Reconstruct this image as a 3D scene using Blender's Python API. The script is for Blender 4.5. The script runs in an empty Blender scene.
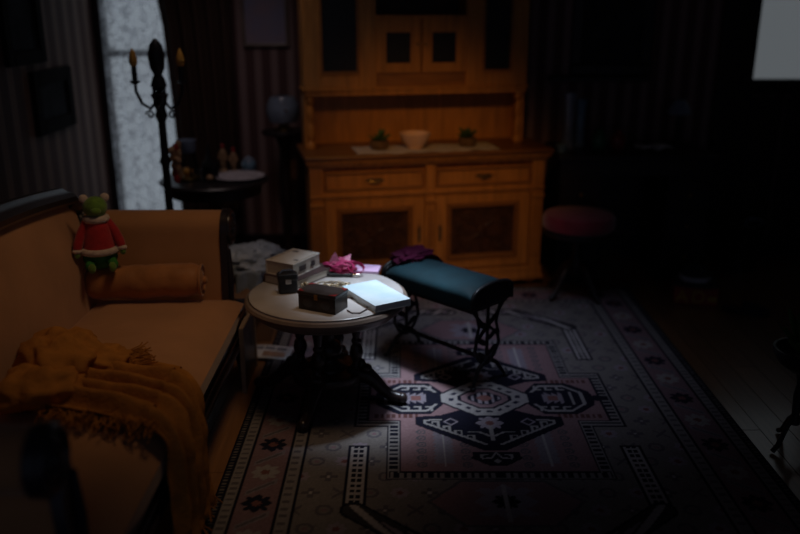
import bpy, math, random
import numpy as np
from mathutils import Matrix, Vector, noise as mnoise
R = math.radians
random.seed(7); np.random.seed(7)
sc = bpy.context.scene
COL = sc.collection

# ------------------------------------------------------------------ camera
F = 820.0; H = 1.65; TILT = math.atan(261 / F)
cam = bpy.data.cameras.new('camera'); cam_o = bpy.data.objects.new('camera', cam); COL.objects.link(cam_o)
cam_o.location = (0, 0, H); cam_o.rotation_euler = (math.pi / 2 - TILT, 0, 0)
cam.sensor_width = 36; cam.lens = F / 800 * 36; cam.clip_start = .05
cam.dof.use_dof = True; cam.dof.focus_distance = 3.1
cam.dof.aperture_fstop = (cam.lens / 1000) / .046
sc.camera = cam_o

# ------------------------------------------------------------------ world, lights, exposure
w = bpy.data.worlds.new('dusk'); sc.world = w; w.use_nodes = True
w.node_tree.nodes['Background'].inputs[0].default_value = (.30, .34, .50, 1)
w.node_tree.nodes['Background'].inputs[1].default_value = .11
sc.view_settings.view_transform = 'Standard'; sc.view_settings.look = 'None'
sc.view_settings.gamma = 1; sc.view_settings.use_curve_mapping = False
sc.view_settings.exposure = 0.0

def spot(name, loc, at, power, col, size=50, blend=.9, rad=.06):
    l = bpy.data.lights.new(name, 'SPOT'); l.energy = power; l.color = col
    l.spot_size = R(size); l.spot_blend = blend; l.shadow_soft_size = rad
    o = bpy.data.objects.new(name, l); COL.objects.link(o); o.location = loc
    o.rotation_euler = (Vector(at) - Vector(loc)).to_track_quat('-Z', 'Y').to_euler()
    return o
CEIL = 2.75
ADDED_SPOTS = [   # added unseen spots: name, position under the ceiling, aim, power, colour, cone, blend, radius
    ('added_spot_cabinet', (.12, 2.10, CEIL - .04), (.18, 4.85, .66), 112, (1, .47, .12), 33, 1.0, .20),
    ('added_spot_table', (.30, 3.55, CEIL - .04), (-.04, 3.34, .50), 360, (.72, .84, 1), 23, 1.0, .14),
    ('added_spot_rug', (.40, 3.62, CEIL - .04), (.38, 3.82, 0), 110, (.64, .73, 1), 64, 1.0, .85),
    ('added_spot_sofa', (-.35, 2.85, CEIL - .04), (-1.02, 3.05, .45), 34, (1, .64, .36), 70, 1.0, .30),
    ('added_spot_corner', (-.90, 4.05, CEIL - .04), (-1.02, 5.00, .75), 15, (1, .80, .78), 80, 1.0, .25),
]
for d in ADDED_SPOTS: spot(*d)  # made-up lamps out of view, placed to brighten each area and fall off around it

def ray(px, py):
    u = (px - 400) / F; v = (267 - py) / F
    return Vector((u, math.cos(TILT) + v * math.sin(TILT), -math.sin(TILT) + v * math.cos(TILT)))
def Pz(px, py, z=0.0):
    d = ray(px, py); return Vector((0, 0, H)) + d * ((z - H) / d.z)
def PY(px, py, Y):
    d = ray(px, py); return Vector((0, 0, H)) + d * (Y / d.y)

# ------------------------------------------------------------------ materials
MATS = {}
def new_mat(name):
    m = bpy.data.materials.new(name); m.use_nodes = True
    MATS[name] = m; nt = m.node_tree
    return m, nt, nt.nodes['Principled BSDF']
def mat(name, col, rough=.6, metal=0, var=.12, scale=14, stretch=(1, 1, 1), bump=.0, spec=.4, sheen=0, col2=None, detail=4, transmission=0):
    m, nt, b = new_mat(name)
    b.inputs['Roughness'].default_value = rough; b.inputs['Metallic'].default_value = metal
    b.inputs['Specular IOR Level'].default_value = spec
    if sheen: b.inputs['Sheen Weight'].default_value = sheen
    if transmission: b.inputs['Transmission Weight'].default_value = transmission
    tc = nt.nodes.new('ShaderNodeTexCoord'); mp = nt.nodes.new('ShaderNodeMapping')
    mp.inputs['Scale'].default_value = stretch
    nt.links.new(tc.outputs['Object'], mp.inputs[0])
    n = nt.nodes.new('ShaderNodeTexNoise'); n.inputs['Scale'].default_value = scale; n.inputs['Detail'].default_value = detail
    nt.links.new(mp.outputs[0], n.inputs['Vector'])
    r = nt.nodes.new('ShaderNodeValToRGB')
    a = col2 if col2 else tuple(c * (1 - var) for c in col); c2 = col if col2 else tuple(min(1, c * (1 + var)) for c in col)
    r.color_ramp.elements[0].position = .3; r.color_ramp.elements[1].position = .7
    r.color_ramp.elements[0].color = (*a, 1); r.color_ramp.elements[1].color = (*c2, 1)
    nt.links.new(n.outputs['Fac'], r.inputs[0]); nt.links.new(r.outputs[0], b.inputs['Base Color'])
    if bump:
        bp = nt.nodes.new('ShaderNodeBump'); bp.inputs['Strength'].default_value = bump; bp.inputs['Distance'].default_value = .01
        n2 = nt.nodes.new('ShaderNodeTexNoise'); n2.inputs['Scale'].default_value = scale * 4; n2.inputs['Detail'].default_value = 3
        nt.links.new(mp.outputs[0], n2.inputs['Vector'])
        nt.links.new(n2.outputs['Fac'], bp.inputs['Height']); nt.links.new(bp.outputs[0], b.inputs['Normal'])
    return m
mat('dark_wood', (.030, .018, .016), .34, var=.35, scale=6, stretch=(6, 6, 1), spec=.5)
mat('black_wood', (.016, .012, .014), .38, var=.3, scale=6, stretch=(5, 5, 1))
mat('sofa_wood', (.022, .018, .024), .30, var=.3, scale=8, spec=.55)
mat('oak', (.47, .205, .046), .42, var=.22, scale=5, stretch=(7, 7, .9), bump=.08)
mat('oak_dark', (.30, .125, .030), .45, var=.25, scale=5, stretch=(1, 7, 7), bump=.08)
mat('oak_counter', (.17, .070, .020), .4, var=.25, scale=5, stretch=(1, 7, 7), bump=.08)
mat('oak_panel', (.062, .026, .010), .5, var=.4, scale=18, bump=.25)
mat('upholstery', (.46, .225, .098), .78, var=.10, scale=5, bump=.12, sheen=.35, spec=.2)
mat('bolster_cloth', (.42, .165, .045), .62, var=.22, scale=9, bump=.2, sheen=.4)
mat('mustard_wool', (.42, .172, .034), .88, var=.18, scale=22, bump=.3, spec=.15)
mat('teal_velvet', (.005, .031, .041), .7, var=.35, scale=7, bump=.06, sheen=.08, spec=.25)
mat('iron', (.016, .015, .018), .40, metal=.3, var=.3, scale=30)
mat('marble', (.46, .43, .41), .30, var=.14, scale=7, detail=8)
mat('table_rim', (.19, .145, .12), .30, var=.25, scale=8)
mat('white_paper', (.80, .80, .78), .55, var=.05, scale=9)
mat('cream_pages', (.55, .50, .42), .7, var=.12, scale=6, stretch=(1, 1, 60))
mat('book_cream', (.66, .62, .56), .5, var=.08, scale=12)
mat('book_blue', (.70, .80, .84), .30, var=.13, scale=9, col2=(.50, .66, .72))
mat('book_dark', (.06, .035, .035), .5, var=.2)
mat('ink', (.06, .05, .05), .6, var=.1)
mat('pink_tissue', (.40, .030, .115), .5, var=.2, scale=20, spec=.3)
mat('light_pink', (.58, .18, .30), .5, var=.1)
mat('lilac_paper', (.62, .42, .62), .5, var=.12)
mat('magenta_cloth', (.060, .004, .024), .8, var=.3, spec=.15)
mat('black_leather', (.012, .012, .013), .38, var=.3, scale=40, bump=.2)
mat('chrome', (.55, .52, .48), .25, metal=1, var=.1)
mat('brass', (.40, .27, .10), .35, metal=1, var=.3, scale=40)
mat('lacquer', (.055, .038, .026), .32, var=.6, scale=26, col2=(.012, .010, .010))
mat('lacquer_lid', (.055, .046, .044), .3, var=.35, scale=16)
mat('red_paint', (.30, .02, .02), .45, var=.2)
mat('silver_bead', (.46, .37, .25), .3, metal=.9, var=.3, scale=60)
mat('red_felt', (.42, .018, .022), .9, var=.15, scale=40, bump=.25, sheen=.3)
mat('green_plush', (.13, .26, .035), .95, var=.22, scale=40, bump=.35, sheen=.3)
mat('white_fluff', (.62, .50, .42), .95, var=.15, scale=45, bump=.5, sheen=.4)
mat('green_cloth', (.035, .20, .035), .9, var=.2, scale=30, bump=.2)
mat('drape', (.055, .028, .020), .85, var=.25, scale=6, stretch=(6, 6, .5))
mat('blue_glass', (.16, .27, .38), .12, var=.15, spec=.6)
mat('pale_glass', (.20, .25, .34), .15, var=.2, spec=.6)
mat('porcelain', (.75, .50, .36), .25, var=.06)
mat('linen', (.48, .43, .40), .85, var=.10, scale=40, bump=.2)
mat('lace_cloth', (.46, .42, .46), .85, var=.3, scale=60, bump=.3)
mat('leaf', (.06, .13, .03), .6, var=.3)
mat('basket', (.12, .07, .03), .8, var=.3, scale=40)
mat('amber', (.60, .20, .03), .3, var=.1)
mat('cardboard', (.24, .13, .07), .8, var=.12, scale=5)
mat('plastic_bag', (.42, .50, .60), .25, var=.18, scale=14, bump=.5)
mat('newsprint', (.62, .62, .64), .7, var=.10, scale=5)
mat('print_grey', (.20, .20, .24), .7, var=.3, scale=80)
mat('print_color', (.35, .22, .16), .6, var=.5, scale=18)
mat('red_seat', (.20, .016, .034), .7, var=.2, scale=12, sheen=.4)
mat('green_glass', (.03, .16, .08), .2, var=.2)
mat('red_glass', (.32, .03, .03), .2, var=.2)
mat('mirror', (.30, .32, .36), .08, metal=.9, var=.05)
mat('frame_black', (.012, .010, .011), .8, var=.3, spec=.08)
mat('dark_print', (.030, .034, .042), .7, spec=.06, var=.5, scale=7)
mat('blue_print', (.23, .25, .40), .3, var=.35, scale=6, col2=(.36, .26, .30))
mat('toy_red', (.34, .05, .03), .5, var=.2)
mat('toy_yellow', (.48, .34, .04), .5, var=.1)
mat('dark_cloth', (.020, .022, .032), .85, var=.3, scale=30)
mat('pale_stripe', (.40, .42, .46), .7, var=.1)
mat('ceiling_paint', (.25, .22, .20), .9, var=.04)
mat('board', (.30, .22, .17), .6, var=.1)
mat('tan_figure', (.40, .24, .13), .6, var=.3, scale=40)
mat('candle_gold', (.62, .30, .05), .5, var=.1)

def wallpaper(name, axis, c1, c2, c3, period=.105):
    m, nt, b = new_mat(name); b.inputs['Roughness'].default_value = .75
    tc = nt.nodes.new('ShaderNodeTexCoord'); sx = nt.nodes.new('ShaderNodeSeparateXYZ')
    nt.links.new(tc.outputs['Object'], sx.inputs[0])
    def M(op, a, bv):
        n = nt.nodes.new('ShaderNodeMath'); n.operation = op
        for i, x in enumerate((a, bv)):
            if isinstance(x, (int, float)): n.inputs[i].default_value = x
            else: nt.links.new(x, n.inputs[i])
        return n.outputs[0]
    s = sx.outputs[axis]
    p = M('FRACT', M('DIVIDE', s, period), 0)
    r = nt.nodes.new('ShaderNodeValToRGB'); r.color_ramp.interpolation = 'CONSTANT'
    e = r.color_ramp.elements
    e[0].position = 0; e[0].color = (*c1, 1); e[1].position = .46; e[1].color = (*c3, 1)
    for pos, c in ((.52, c2), (.72, c3), (.78, c2), (.94, c3)):
        k = e.new(pos); k.color = (*c, 1)
    nt.links.new(p, r.inputs[0]); nt.links.new(r.outputs[0], b.inputs['Base Color'])
    return m
wallpaper('wallpaper_back', 0, (.26, .17, .165), (.12, .055, .055), (.055, .03, .03))
wallpaper('wallpaper_side', 1, (.26, .17, .135), (.12, .06, .05), (.055, .03, .03), .16)

def daylight(name, col, strength):
    m, nt, b = new_mat(name)
    b.inputs['Base Color'].default_value = (.3, .3, .32, 1); b.inputs['Roughness'].default_value = .1
    b.inputs['Emission Color'].default_value = (*col, 1); b.inputs['Emission Strength'].default_value = strength
daylight('pane_daylight', (.76, .88, 1), .27)
daylight('pane_daylight_far', (.84, .93, 1), .105)
def lace():
    m, nt, b = new_mat('lace_curtain')
    b.inputs['Base Color'].default_value = (.75, .76, .78, 1); b.inputs['Roughness'].default_value = .9
    tr = nt.nodes.new('ShaderNodeBsdfTransparent'); mx = nt.nodes.new('ShaderNodeMixShader')
    tl = nt.nodes.new('ShaderNodeBsdfTranslucent'); tl.inputs[0].default_value = (.8, .82, .86, 1)
    m1 = nt.nodes.new('ShaderNodeMixShader'); m1.inputs[0].default_value = .6
    nt.links.new(b.outputs[0], m1.inputs[1]); nt.links.new(tl.outputs[0], m1.inputs[2])
    tc = nt.nodes.new('ShaderNodeTexCoord'); v = nt.nodes.new('ShaderNodeTexVoronoi'); v.inputs['Scale'].default_value = 13
    v.feature = 'DISTANCE_TO_EDGE'
    nz = nt.nodes.new('ShaderNodeTexNoise'); nz.inputs['Scale'].default_value = 7
    add = nt.nodes.new('ShaderNodeVectorMath'); add.operation = 'MULTIPLY_ADD'; add.inputs[1].default_value = (.25, .25, .25)
    nt.links.new(tc.outputs['Object'], nz.inputs['Vector']); nt.links.new(nz.outputs['Color'], add.inputs[0]); nt.links.new(tc.outputs['Object'], add.inputs[2])
    nt.links.new(add.outputs[0], v.inputs['Vector'])
    r = nt.nodes.new('ShaderNodeValToRGB'); r.color_ramp.elements[0].position = .04; r.color_ramp.elements[1].position = .10
    r.color_ramp.elements[0].color = (.9, .9, .9, 1); r.color_ramp.elements[1].color = (.38, .38, .38, 1)
    nt.links.new(v.outputs['Distance'], r.inputs[0]); nt.links.new(r.outputs[0], mx.inputs[0])
    nt.links.new(tr.outputs[0], mx.inputs[1]); nt.links.new(m1.outputs[0], mx.inputs[2])
    nt.links.new(mx.outputs[0], nt.nodes['Material Output'].inputs[0])
lace()
def plank_mat():
    m, nt, b = new_mat('floor_plank'); b.inputs['Roughness'].default_value = .30; b.inputs['Specular IOR Level'].default_value = .8; b.inputs['Coat Weight'].default_value = 1; b.inputs['Coat Roughness'].default_value = .16
    oi = nt.nodes.new('ShaderNodeObjectInfo'); tc = nt.nodes.new('ShaderNodeTexCoord'); mp = nt.nodes.new('ShaderNodeMapping')
    mp.inputs['Scale'].default_value = (14, .8, 14); n = nt.nodes.new('ShaderNodeTexNoise'); n.inputs['Scale'].default_value = 4; n.inputs['Detail'].default_value = 6
    nt.links.new(tc.outputs['Object'], mp.inputs[0]); nt.links.new(mp.outputs[0], n.inputs['Vector'])
    a = nt.nodes.new('ShaderNodeMath'); a.operation = 'MULTIPLY_ADD'; a.inputs[1].default_value = .35
    nt.links.new(oi.outputs['Random'], a.inputs[0]); nt.links.new(n.outputs['Fac'], a.inputs[2])
    r = nt.nodes.new('ShaderNodeValToRGB'); r.color_ramp.elements[0].position = .35; r.color_ramp.elements[1].position = 1.0
    r.color_ramp.elements[0].color = (.13, .058, .024, 1); r.color_ramp.elements[1].color = (.28, .135, .055, 1)
    nt.links.new(a.outputs[0], r.inputs[0]); nt.links.new(r.outputs[0], b.inputs['Base Color'])
plank_mat()
def rug_mat():
    m, nt, b = new_mat('rug_pile'); b.inputs['Roughness'].default_value = .95; b.inputs['Specular IOR Level'].default_value = .1
    at = nt.nodes.new('ShaderNodeAttribute'); at.attribute_name = 'pattern'
    nt.links.new(at.outputs['Color'], b.inputs['Base Color'])
    n = nt.nodes.new('ShaderNodeTexNoise'); n.inputs['Scale'].default_value = 260
    bp = nt.nodes.new('ShaderNodeBump'); bp.inputs['Strength'].default_value = .3; bp.inputs['Distance'].default_value = .004
    tc = nt.nodes.new('ShaderNodeTexCoord'); nt.links.new(tc.outputs['Object'], n.inputs['Vector'])
    nt.links.new(n.outputs['Fac'], bp.inputs['Height']); nt.links.new(bp.outputs[0], b.inputs['Normal'])
rug_mat()

# ------------------------------------------------------------------ object helpers
ROOTM = {}
def thing(name, label, cat, loc=(0, 0, 0), rotz=0, group=None):
    o = bpy.data.objects.new(name, None); COL.objects.link(o); o.empty_display_size = .05
    o.location = loc; o.rotation_euler = (0, 0, rotz); o['label'] = label; o['category'] = cat
    if group: o['group'] = group
    ROOTM[o.name] = Matrix.Translation(Vector(loc)) @ Matrix.Rotation(rotz, 4, 'Z')
    return o
def tag(o, label, cat, group=None):
    o['label'] = label; o['category'] = cat
    if group: o['group'] = group
    return o
class G:
    def __init__(s): s.v = []; s.f = []
    def add(s, vs, fs):
        k = len(s.v); s.v += [tuple(p) for p in vs]; s.f += [tuple(i + k for i in f) for f in fs]; return s
    def box(s, c, d, rot=None):
        x, y, z = (q / 2 for q in d)
        vs = [Vector((a, b, e)) for a in (-x, x) for b in (-y, y) for e in (-z, z)]
        if rot is not None: vs = [rot @ p for p in vs]
        return s.add([p + Vector(c) for p in vs], [(0, 1, 3, 2), (4, 6, 7, 5), (0, 4, 5, 1), (2, 3, 7, 6), (0, 2, 6, 4), (1, 5, 7, 3)])
    def bx(s, x0, x1, y0, y1, z0, z1): return s.box(((x0 + x1) / 2, (y0 + y1) / 2, (z0 + z1) / 2), (x1 - x0, y1 - y0, z1 - z0))
    def lathe(s, prof, c=(0, 0, 0), seg=20, axis='Z'):
        vs = []; n = len(prof)
        for r, z in prof:
            for i in range(seg):
                a = 2 * math.pi * i / seg; x, y = r * math.cos(a), r * math.sin(a)
                p = (x, y, z) if axis == 'Z' else ((z, x, y) if axis == 'X' else (x, z, y))
                vs.append((p[0] + c[0], p[1] + c[1], p[2] + c[2]))
        fs = [(j * seg + i, j * seg + (i + 1) % seg, (j + 1) * seg + (i + 1) % seg, (j + 1) * seg + i) for j in range(n - 1) for i in range(seg)]
        fs.append(tuple(range(seg - 1, -1, -1))); fs.append(tuple((n - 1) * seg + i for i in range(seg)))
        return s.add(vs, fs)
    def tube(s, pts, r, seg=8, closed=False, squash=1):
        pts = [Vector(p) for p in pts]; n = len(pts); vs = []
        rs = r if isinstance(r, (list, tuple)) else [r] * n
        prev = None
        for i, p in enumerate(pts):
            a = pts[(i - 1) % n] if (closed or i) else p; b = pts[(i + 1) % n] if (closed or i < n - 1) else p
            t = (b - a).normalized()
            if prev is None:
                u = t.orthogonal().normalized()
            else:
                u = (prev - t * prev.dot(t))
                u = u.normalized() if u.length > 1e-6 else t.orthogonal().normalized()
            prev = u; q = t.cross(u)
            for k in range(seg):
                an = 2 * math.pi * k / seg
                vs.append(p + (u * math.cos(an) + q * math.sin(an) * squash) * rs[i])
        m = n if closed else n - 1
        fs = [(i * seg + k, i * seg + (k + 1) % seg, ((i + 1) % n) * seg + (k + 1) % seg, ((i + 1) % n) * seg + k) for i in range(m) for k in range(seg)]
        if not closed: fs += [tuple(range(seg - 1, -1, -1)), tuple((n - 1) * seg + k for k in range(seg))]
        return s.add(vs, fs)
    def ball(s, c, r, seg=16, rings=10, rot=None, fn=None):
        if isinstance(r, (int, float)): r = (r, r, r)
        vs = []; fs = []
        for j in range(1, rings):
            t = math.pi * j / rings
            for i in range(seg):
                a = 2 * math.pi * i / seg
                d = Vector((math.sin(t) * math.cos(a), math.sin(t) * math.sin(a), math.cos(t)))
                vs.append(d)
        vs += [Vector((0, 0, 1)), Vector((0, 0, -1))]; top = len(vs) - 2
        for j in range(rings - 2):
            for i in range(seg): fs.append((j * seg + i, (j + 1) * seg + i, (j + 1) * seg + (i + 1) % seg, j * seg + (i + 1) % seg))
        for i in range(seg):
            fs.append((top, i, (i + 1) % seg)); b = (rings - 2) * seg; fs.append((top + 1, b + (i + 1) % seg, b + i))
        out = []
        for d in vs:
            k = fn(d) if fn else 1
            p = Vector((d.x * r[0], d.y * r[1], d.z * r[2])) * k
            if rot is not None: p = rot @ p
            out.append(p + Vector(c))
        return s.add(out, fs)
    def prism(s, poly, fn, t0, t1):
        """poly: 2-D outline; fn(a, b, t) -> 3-D point"""
        n = len(poly); vs = [fn(a, b, t0) for a, b in poly] + [fn(a, b, t1) for a, b in poly]
        fs = [tuple(range(n - 1, -1, -1)), tuple(range(n, 2 * n))] + [(i, (i + 1) % n, n + (i + 1) % n, n + i) for i in range(n)]
        return s.add(vs, fs)
    def grid(s, nu, nv, fn, closed_u=False):
        vs = [fn(i / nu, j / nv) for j in range(nv + 1) for i in range(nu + 1)]
        fs = [(j * (nu + 1) + i, j * (nu + 1) + i + 1, (j + 1) * (nu + 1) + i + 1, (j + 1) * (nu + 1) + i) for j in range(nv) for i in range(nu)]
        return s.add(vs, fs)
    def build(s, name, m, parent=None, world=False, smooth=45, bevel=0, solid=0, subsurf=0, rotz=0, loc=None):
        me = bpy.data.meshes.new(name); me.from_pydata(s.v, [], s.f)
        import bmesh
        b = bmesh.new(); b.from_mesh(me); bmesh.ops.recalc_face_normals(b, faces=b.faces); b.to_mesh(me); b.free()
        me.materials.append(MATS[m])
        o = bpy.data.objects.new(name, me); COL.objects.link(o)
        if parent:
            o.parent = parent
            M = ROOTM.get(parent.name, Matrix()); ROOTM[o.name] = M
            if world: me.transform(M.inverted())
        else:
            ROOTM[o.name] = Matrix()
            if loc is not None:
                o.location = loc; o.rotation_euler = (0, 0, rotz); ROOTM[o.name] = Matrix.Translation(Vector(loc)) @ Matrix.Rotation(rotz, 4, 'Z')
        if smooth:
            me.polygons.foreach_set('use_smooth', [True] * len(me.polygons)); me.set_sharp_from_angle(angle=R(smooth))
        if bevel:
            k = o.modifiers.new('bevel', 'BEVEL'); k.width = bevel; k.segments = 2; k.limit_method = 'ANGLE'; k.angle_limit = R(40)
        if solid:
            k = o.modifiers.new('solid', 'SOLIDIFY'); k.thickness = solid; k.offset = 0
        if subsurf:
            k = o.modifiers.new('subsurf', 'SUBSURF'); k.levels = subsurf; k.render_levels = subsurf
        return o
def struct(o): o['kind'] = 'structure'; return o
def stuff(o): o['kind'] = 'stuff'; return o
def nz(p, k=1.0): return mnoise.noise(Vector(p) * k)
def arc(cx, cy, r, a0, a1, n): return [(cx + r * math.cos(R(a0 + (a1 - a0) * i / n)), cy + r * math.sin(R(a0 + (a1 - a0) * i / n))) for i in range(n + 1)]

# ------------------------------------------------------------------ room
XL, XR, YB, YF = -1.95, 3.0, 5.47, -.6
fl = struct(G().bx(XL, XR, YF, YB, -.06, -.014).build('floor', 'black_wood', smooth=0))
pw = .118
for i in range(int((XR - XL) / pw) + 1):
    x0 = XL + i * pw; x1 = min(x0 + pw, XR)
    if x1 - x0 < .02: continue
    cut = 2.2 + 2.6 * ((i * .618) % 1)
    for y0, y1 in ((1.2, cut), (cut, YB)):
        g = G().box((0, 0, -.007), (x1 - x0 - .003, y1 - y0 - .003, .014))
        p = g.build('plank', 'floor_plank', None, smooth=0)
        p.location = ((x0 + x1) / 2, (y0 + y1) / 2, random.uniform(-.0008, 0)); p.parent = fl
struct(G().bx(XL - .12, XL, YF, YB + .12, -.06, CEIL).build('wall_left', 'wallpaper_side', smooth=0))
struct(G().bx(XL, XR, YB, YB + .12, -.06, CEIL).build('wall_back', 'wallpaper_back', smooth=0))
struct(G().bx(XR, XR + .12, YF, YB + .12, -.06, CEIL).build('wall_right', 'wallpaper_side', smooth=0))
ce = struct(G().bx(XL - .12, XR + .12, YF, YB + .12, CEIL, CEIL + .1).build('ceiling', 'ceiling_paint', smooth=0))
for d in ADDED_SPOTS:
    c = d[1]
    G().lathe([(.085, CEIL), (.085, CEIL - .012), (.07, CEIL - .014), (.07, CEIL - .002)], (c[0], c[1], 0), 20).build('added_spot_ring', 'chrome', ce)  # made-up rim on the ceiling to go with each added spot
struct(G().bx(XL, XR, YB - .022, YB, 0, .15).bx(XL, XR, YB - .03, YB, 0, .03).build('baseboard_back', 'black_wood', smooth=0, bevel=.004))
struct(G().bx(XL, XL + .022, YF, YB - .022, 0, .15).build('baseboard_left', 'black_wood', smooth=0, bevel=.004))

# window with lace behind the sofa
wi = struct(G().bx(-1.93, -1.87, YB - .05, YB, .30, 2.5).bx(-1.19, -1.10, YB - .05, YB, .30, 2.5).bx(-1.95, -1.10, YB - .05, YB, 2.42, 2.52).bx(-1.95, -1.08, YB - .09, YB, .26, .31)
            .build('window_1', 'sofa_wood', smooth=0, bevel=.004))
for k, (z0, z1) in enumerate(((.31, 1.34), (1.38, 2.42))):
    G().bx(-1.87, -1.19, YB - .018, YB - .010, z0, z1).build('pane', 'pane_daylight', wi, smooth=0)
G().bx(-1.87, -1.19, YB - .035, YB - .02, 1.34, 1.38).build('meeting_rail', 'sofa_wood', wi, smooth=0)
def lacefn(u, v):
    x = -1.89 + .62 * u; z = .27 + 2.2 * v
    return (x, YB - .085 + .014 * math.sin(x * 62 + math.sin(z * 2)) , z)
tag(G().grid(90, 20, lacefn).build('lace_curtain', 'lace_curtain', smooth=80), 'sheer pale lace curtain hanging over the window behind the sofa', 'curtain')
def drapefn(u, v):
    z = .30 + 2.3 * v
    left = -1.47 + .02 * math.sin(z * 2.5) - .16 * max(0, (z - 1.52)) ** 1.2
    x = left + (-1.06 - left) * u
    return (x, YB - .145 + .028 * math.sin(u * 32 + .4 * z), z)
tag(G().grid(64, 26, drapefn).build('window_drape', 'drape', smooth=80, solid=.006), 'dark brown pleated drape at the right side of the lace window', 'curtain')

# window at the upper right, dark casing and panelling below
w2 = struct(G().bx(2.06, 2.285, YB - .05, YB, .0, 2.6).bx(2.285, XR, YB - .05, YB, 1.10, 1.20).build('window_2', 'black_wood', smooth=0, bevel=.006))
G().bx(2.285, 2.98, YB - .015, YB - .006, 1.20, 2.5).build('pane', 'pane_daylight_far', w2, smooth=0)
G().bx(2.20, XR, YB - .09, YB - .05, 1.165, 1.20).build('sill', 'black_wood', w2, smooth=0, bevel=.005)
for k in range(3):
    x0 = 2.30 + k * .235
    G().bx(x0, x0 + .215, YB - .03, YB, .16, 1.08).bx(x0 + .03, x0 + .185, YB - .038, YB - .03, .22, 1.02).build('wainscot_panel', 'black_wood', w2, smooth=0, bevel=.004)

# pictures
def picture(name, label, c, wdt, hgt, axis, fm, im, fw=.035, mount=None):
    t = thing(name, label, 'picture', c)
    def bx(g, a0, a1, d0, d1, z0, z1):
        return g.bx(a0, a1, -d1, -d0, z0, z1) if axis == 'back' else g.bx(d0, d1, a0, a1, z0, z1)
    a = wdt / 2
    f = G(); bx(f, -a, -a + fw, 0, .028, 0, hgt); bx(f, a - fw, a, 0, .028, 0, hgt); bx(f, -a + fw, a - fw, 0, .028, 0, fw); bx(f, -a + fw, a - fw, 0, .028, hgt - fw, hgt)
    f.build('frame', fm, t, smooth=0, bevel=.006)
    g = G(); bx(g, -a + fw, a - fw, 0, .012, fw, hgt - fw); g.build('print', im, t, smooth=0)
    return t
picture('framed_picture', 'bluish framed picture high on the striped back wall left of the cabinet', (-.86, YB, 1.40), .30, .42, 'back', 'table_rim', 'blue_print', .022)
picture('framed_picture', 'small dark framed picture on the left wall beside the window casing', (XL, 4.66, .98), .52, .34, 'side', 'frame_black', 'dark_print', .075)
picture('framed_picture', 'tall dark framed picture high on the left wall above the sofa back', (XL, 4.38, 1.36), .46, .60, 'side', 'frame_black', 'dark_print', .07)

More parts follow.
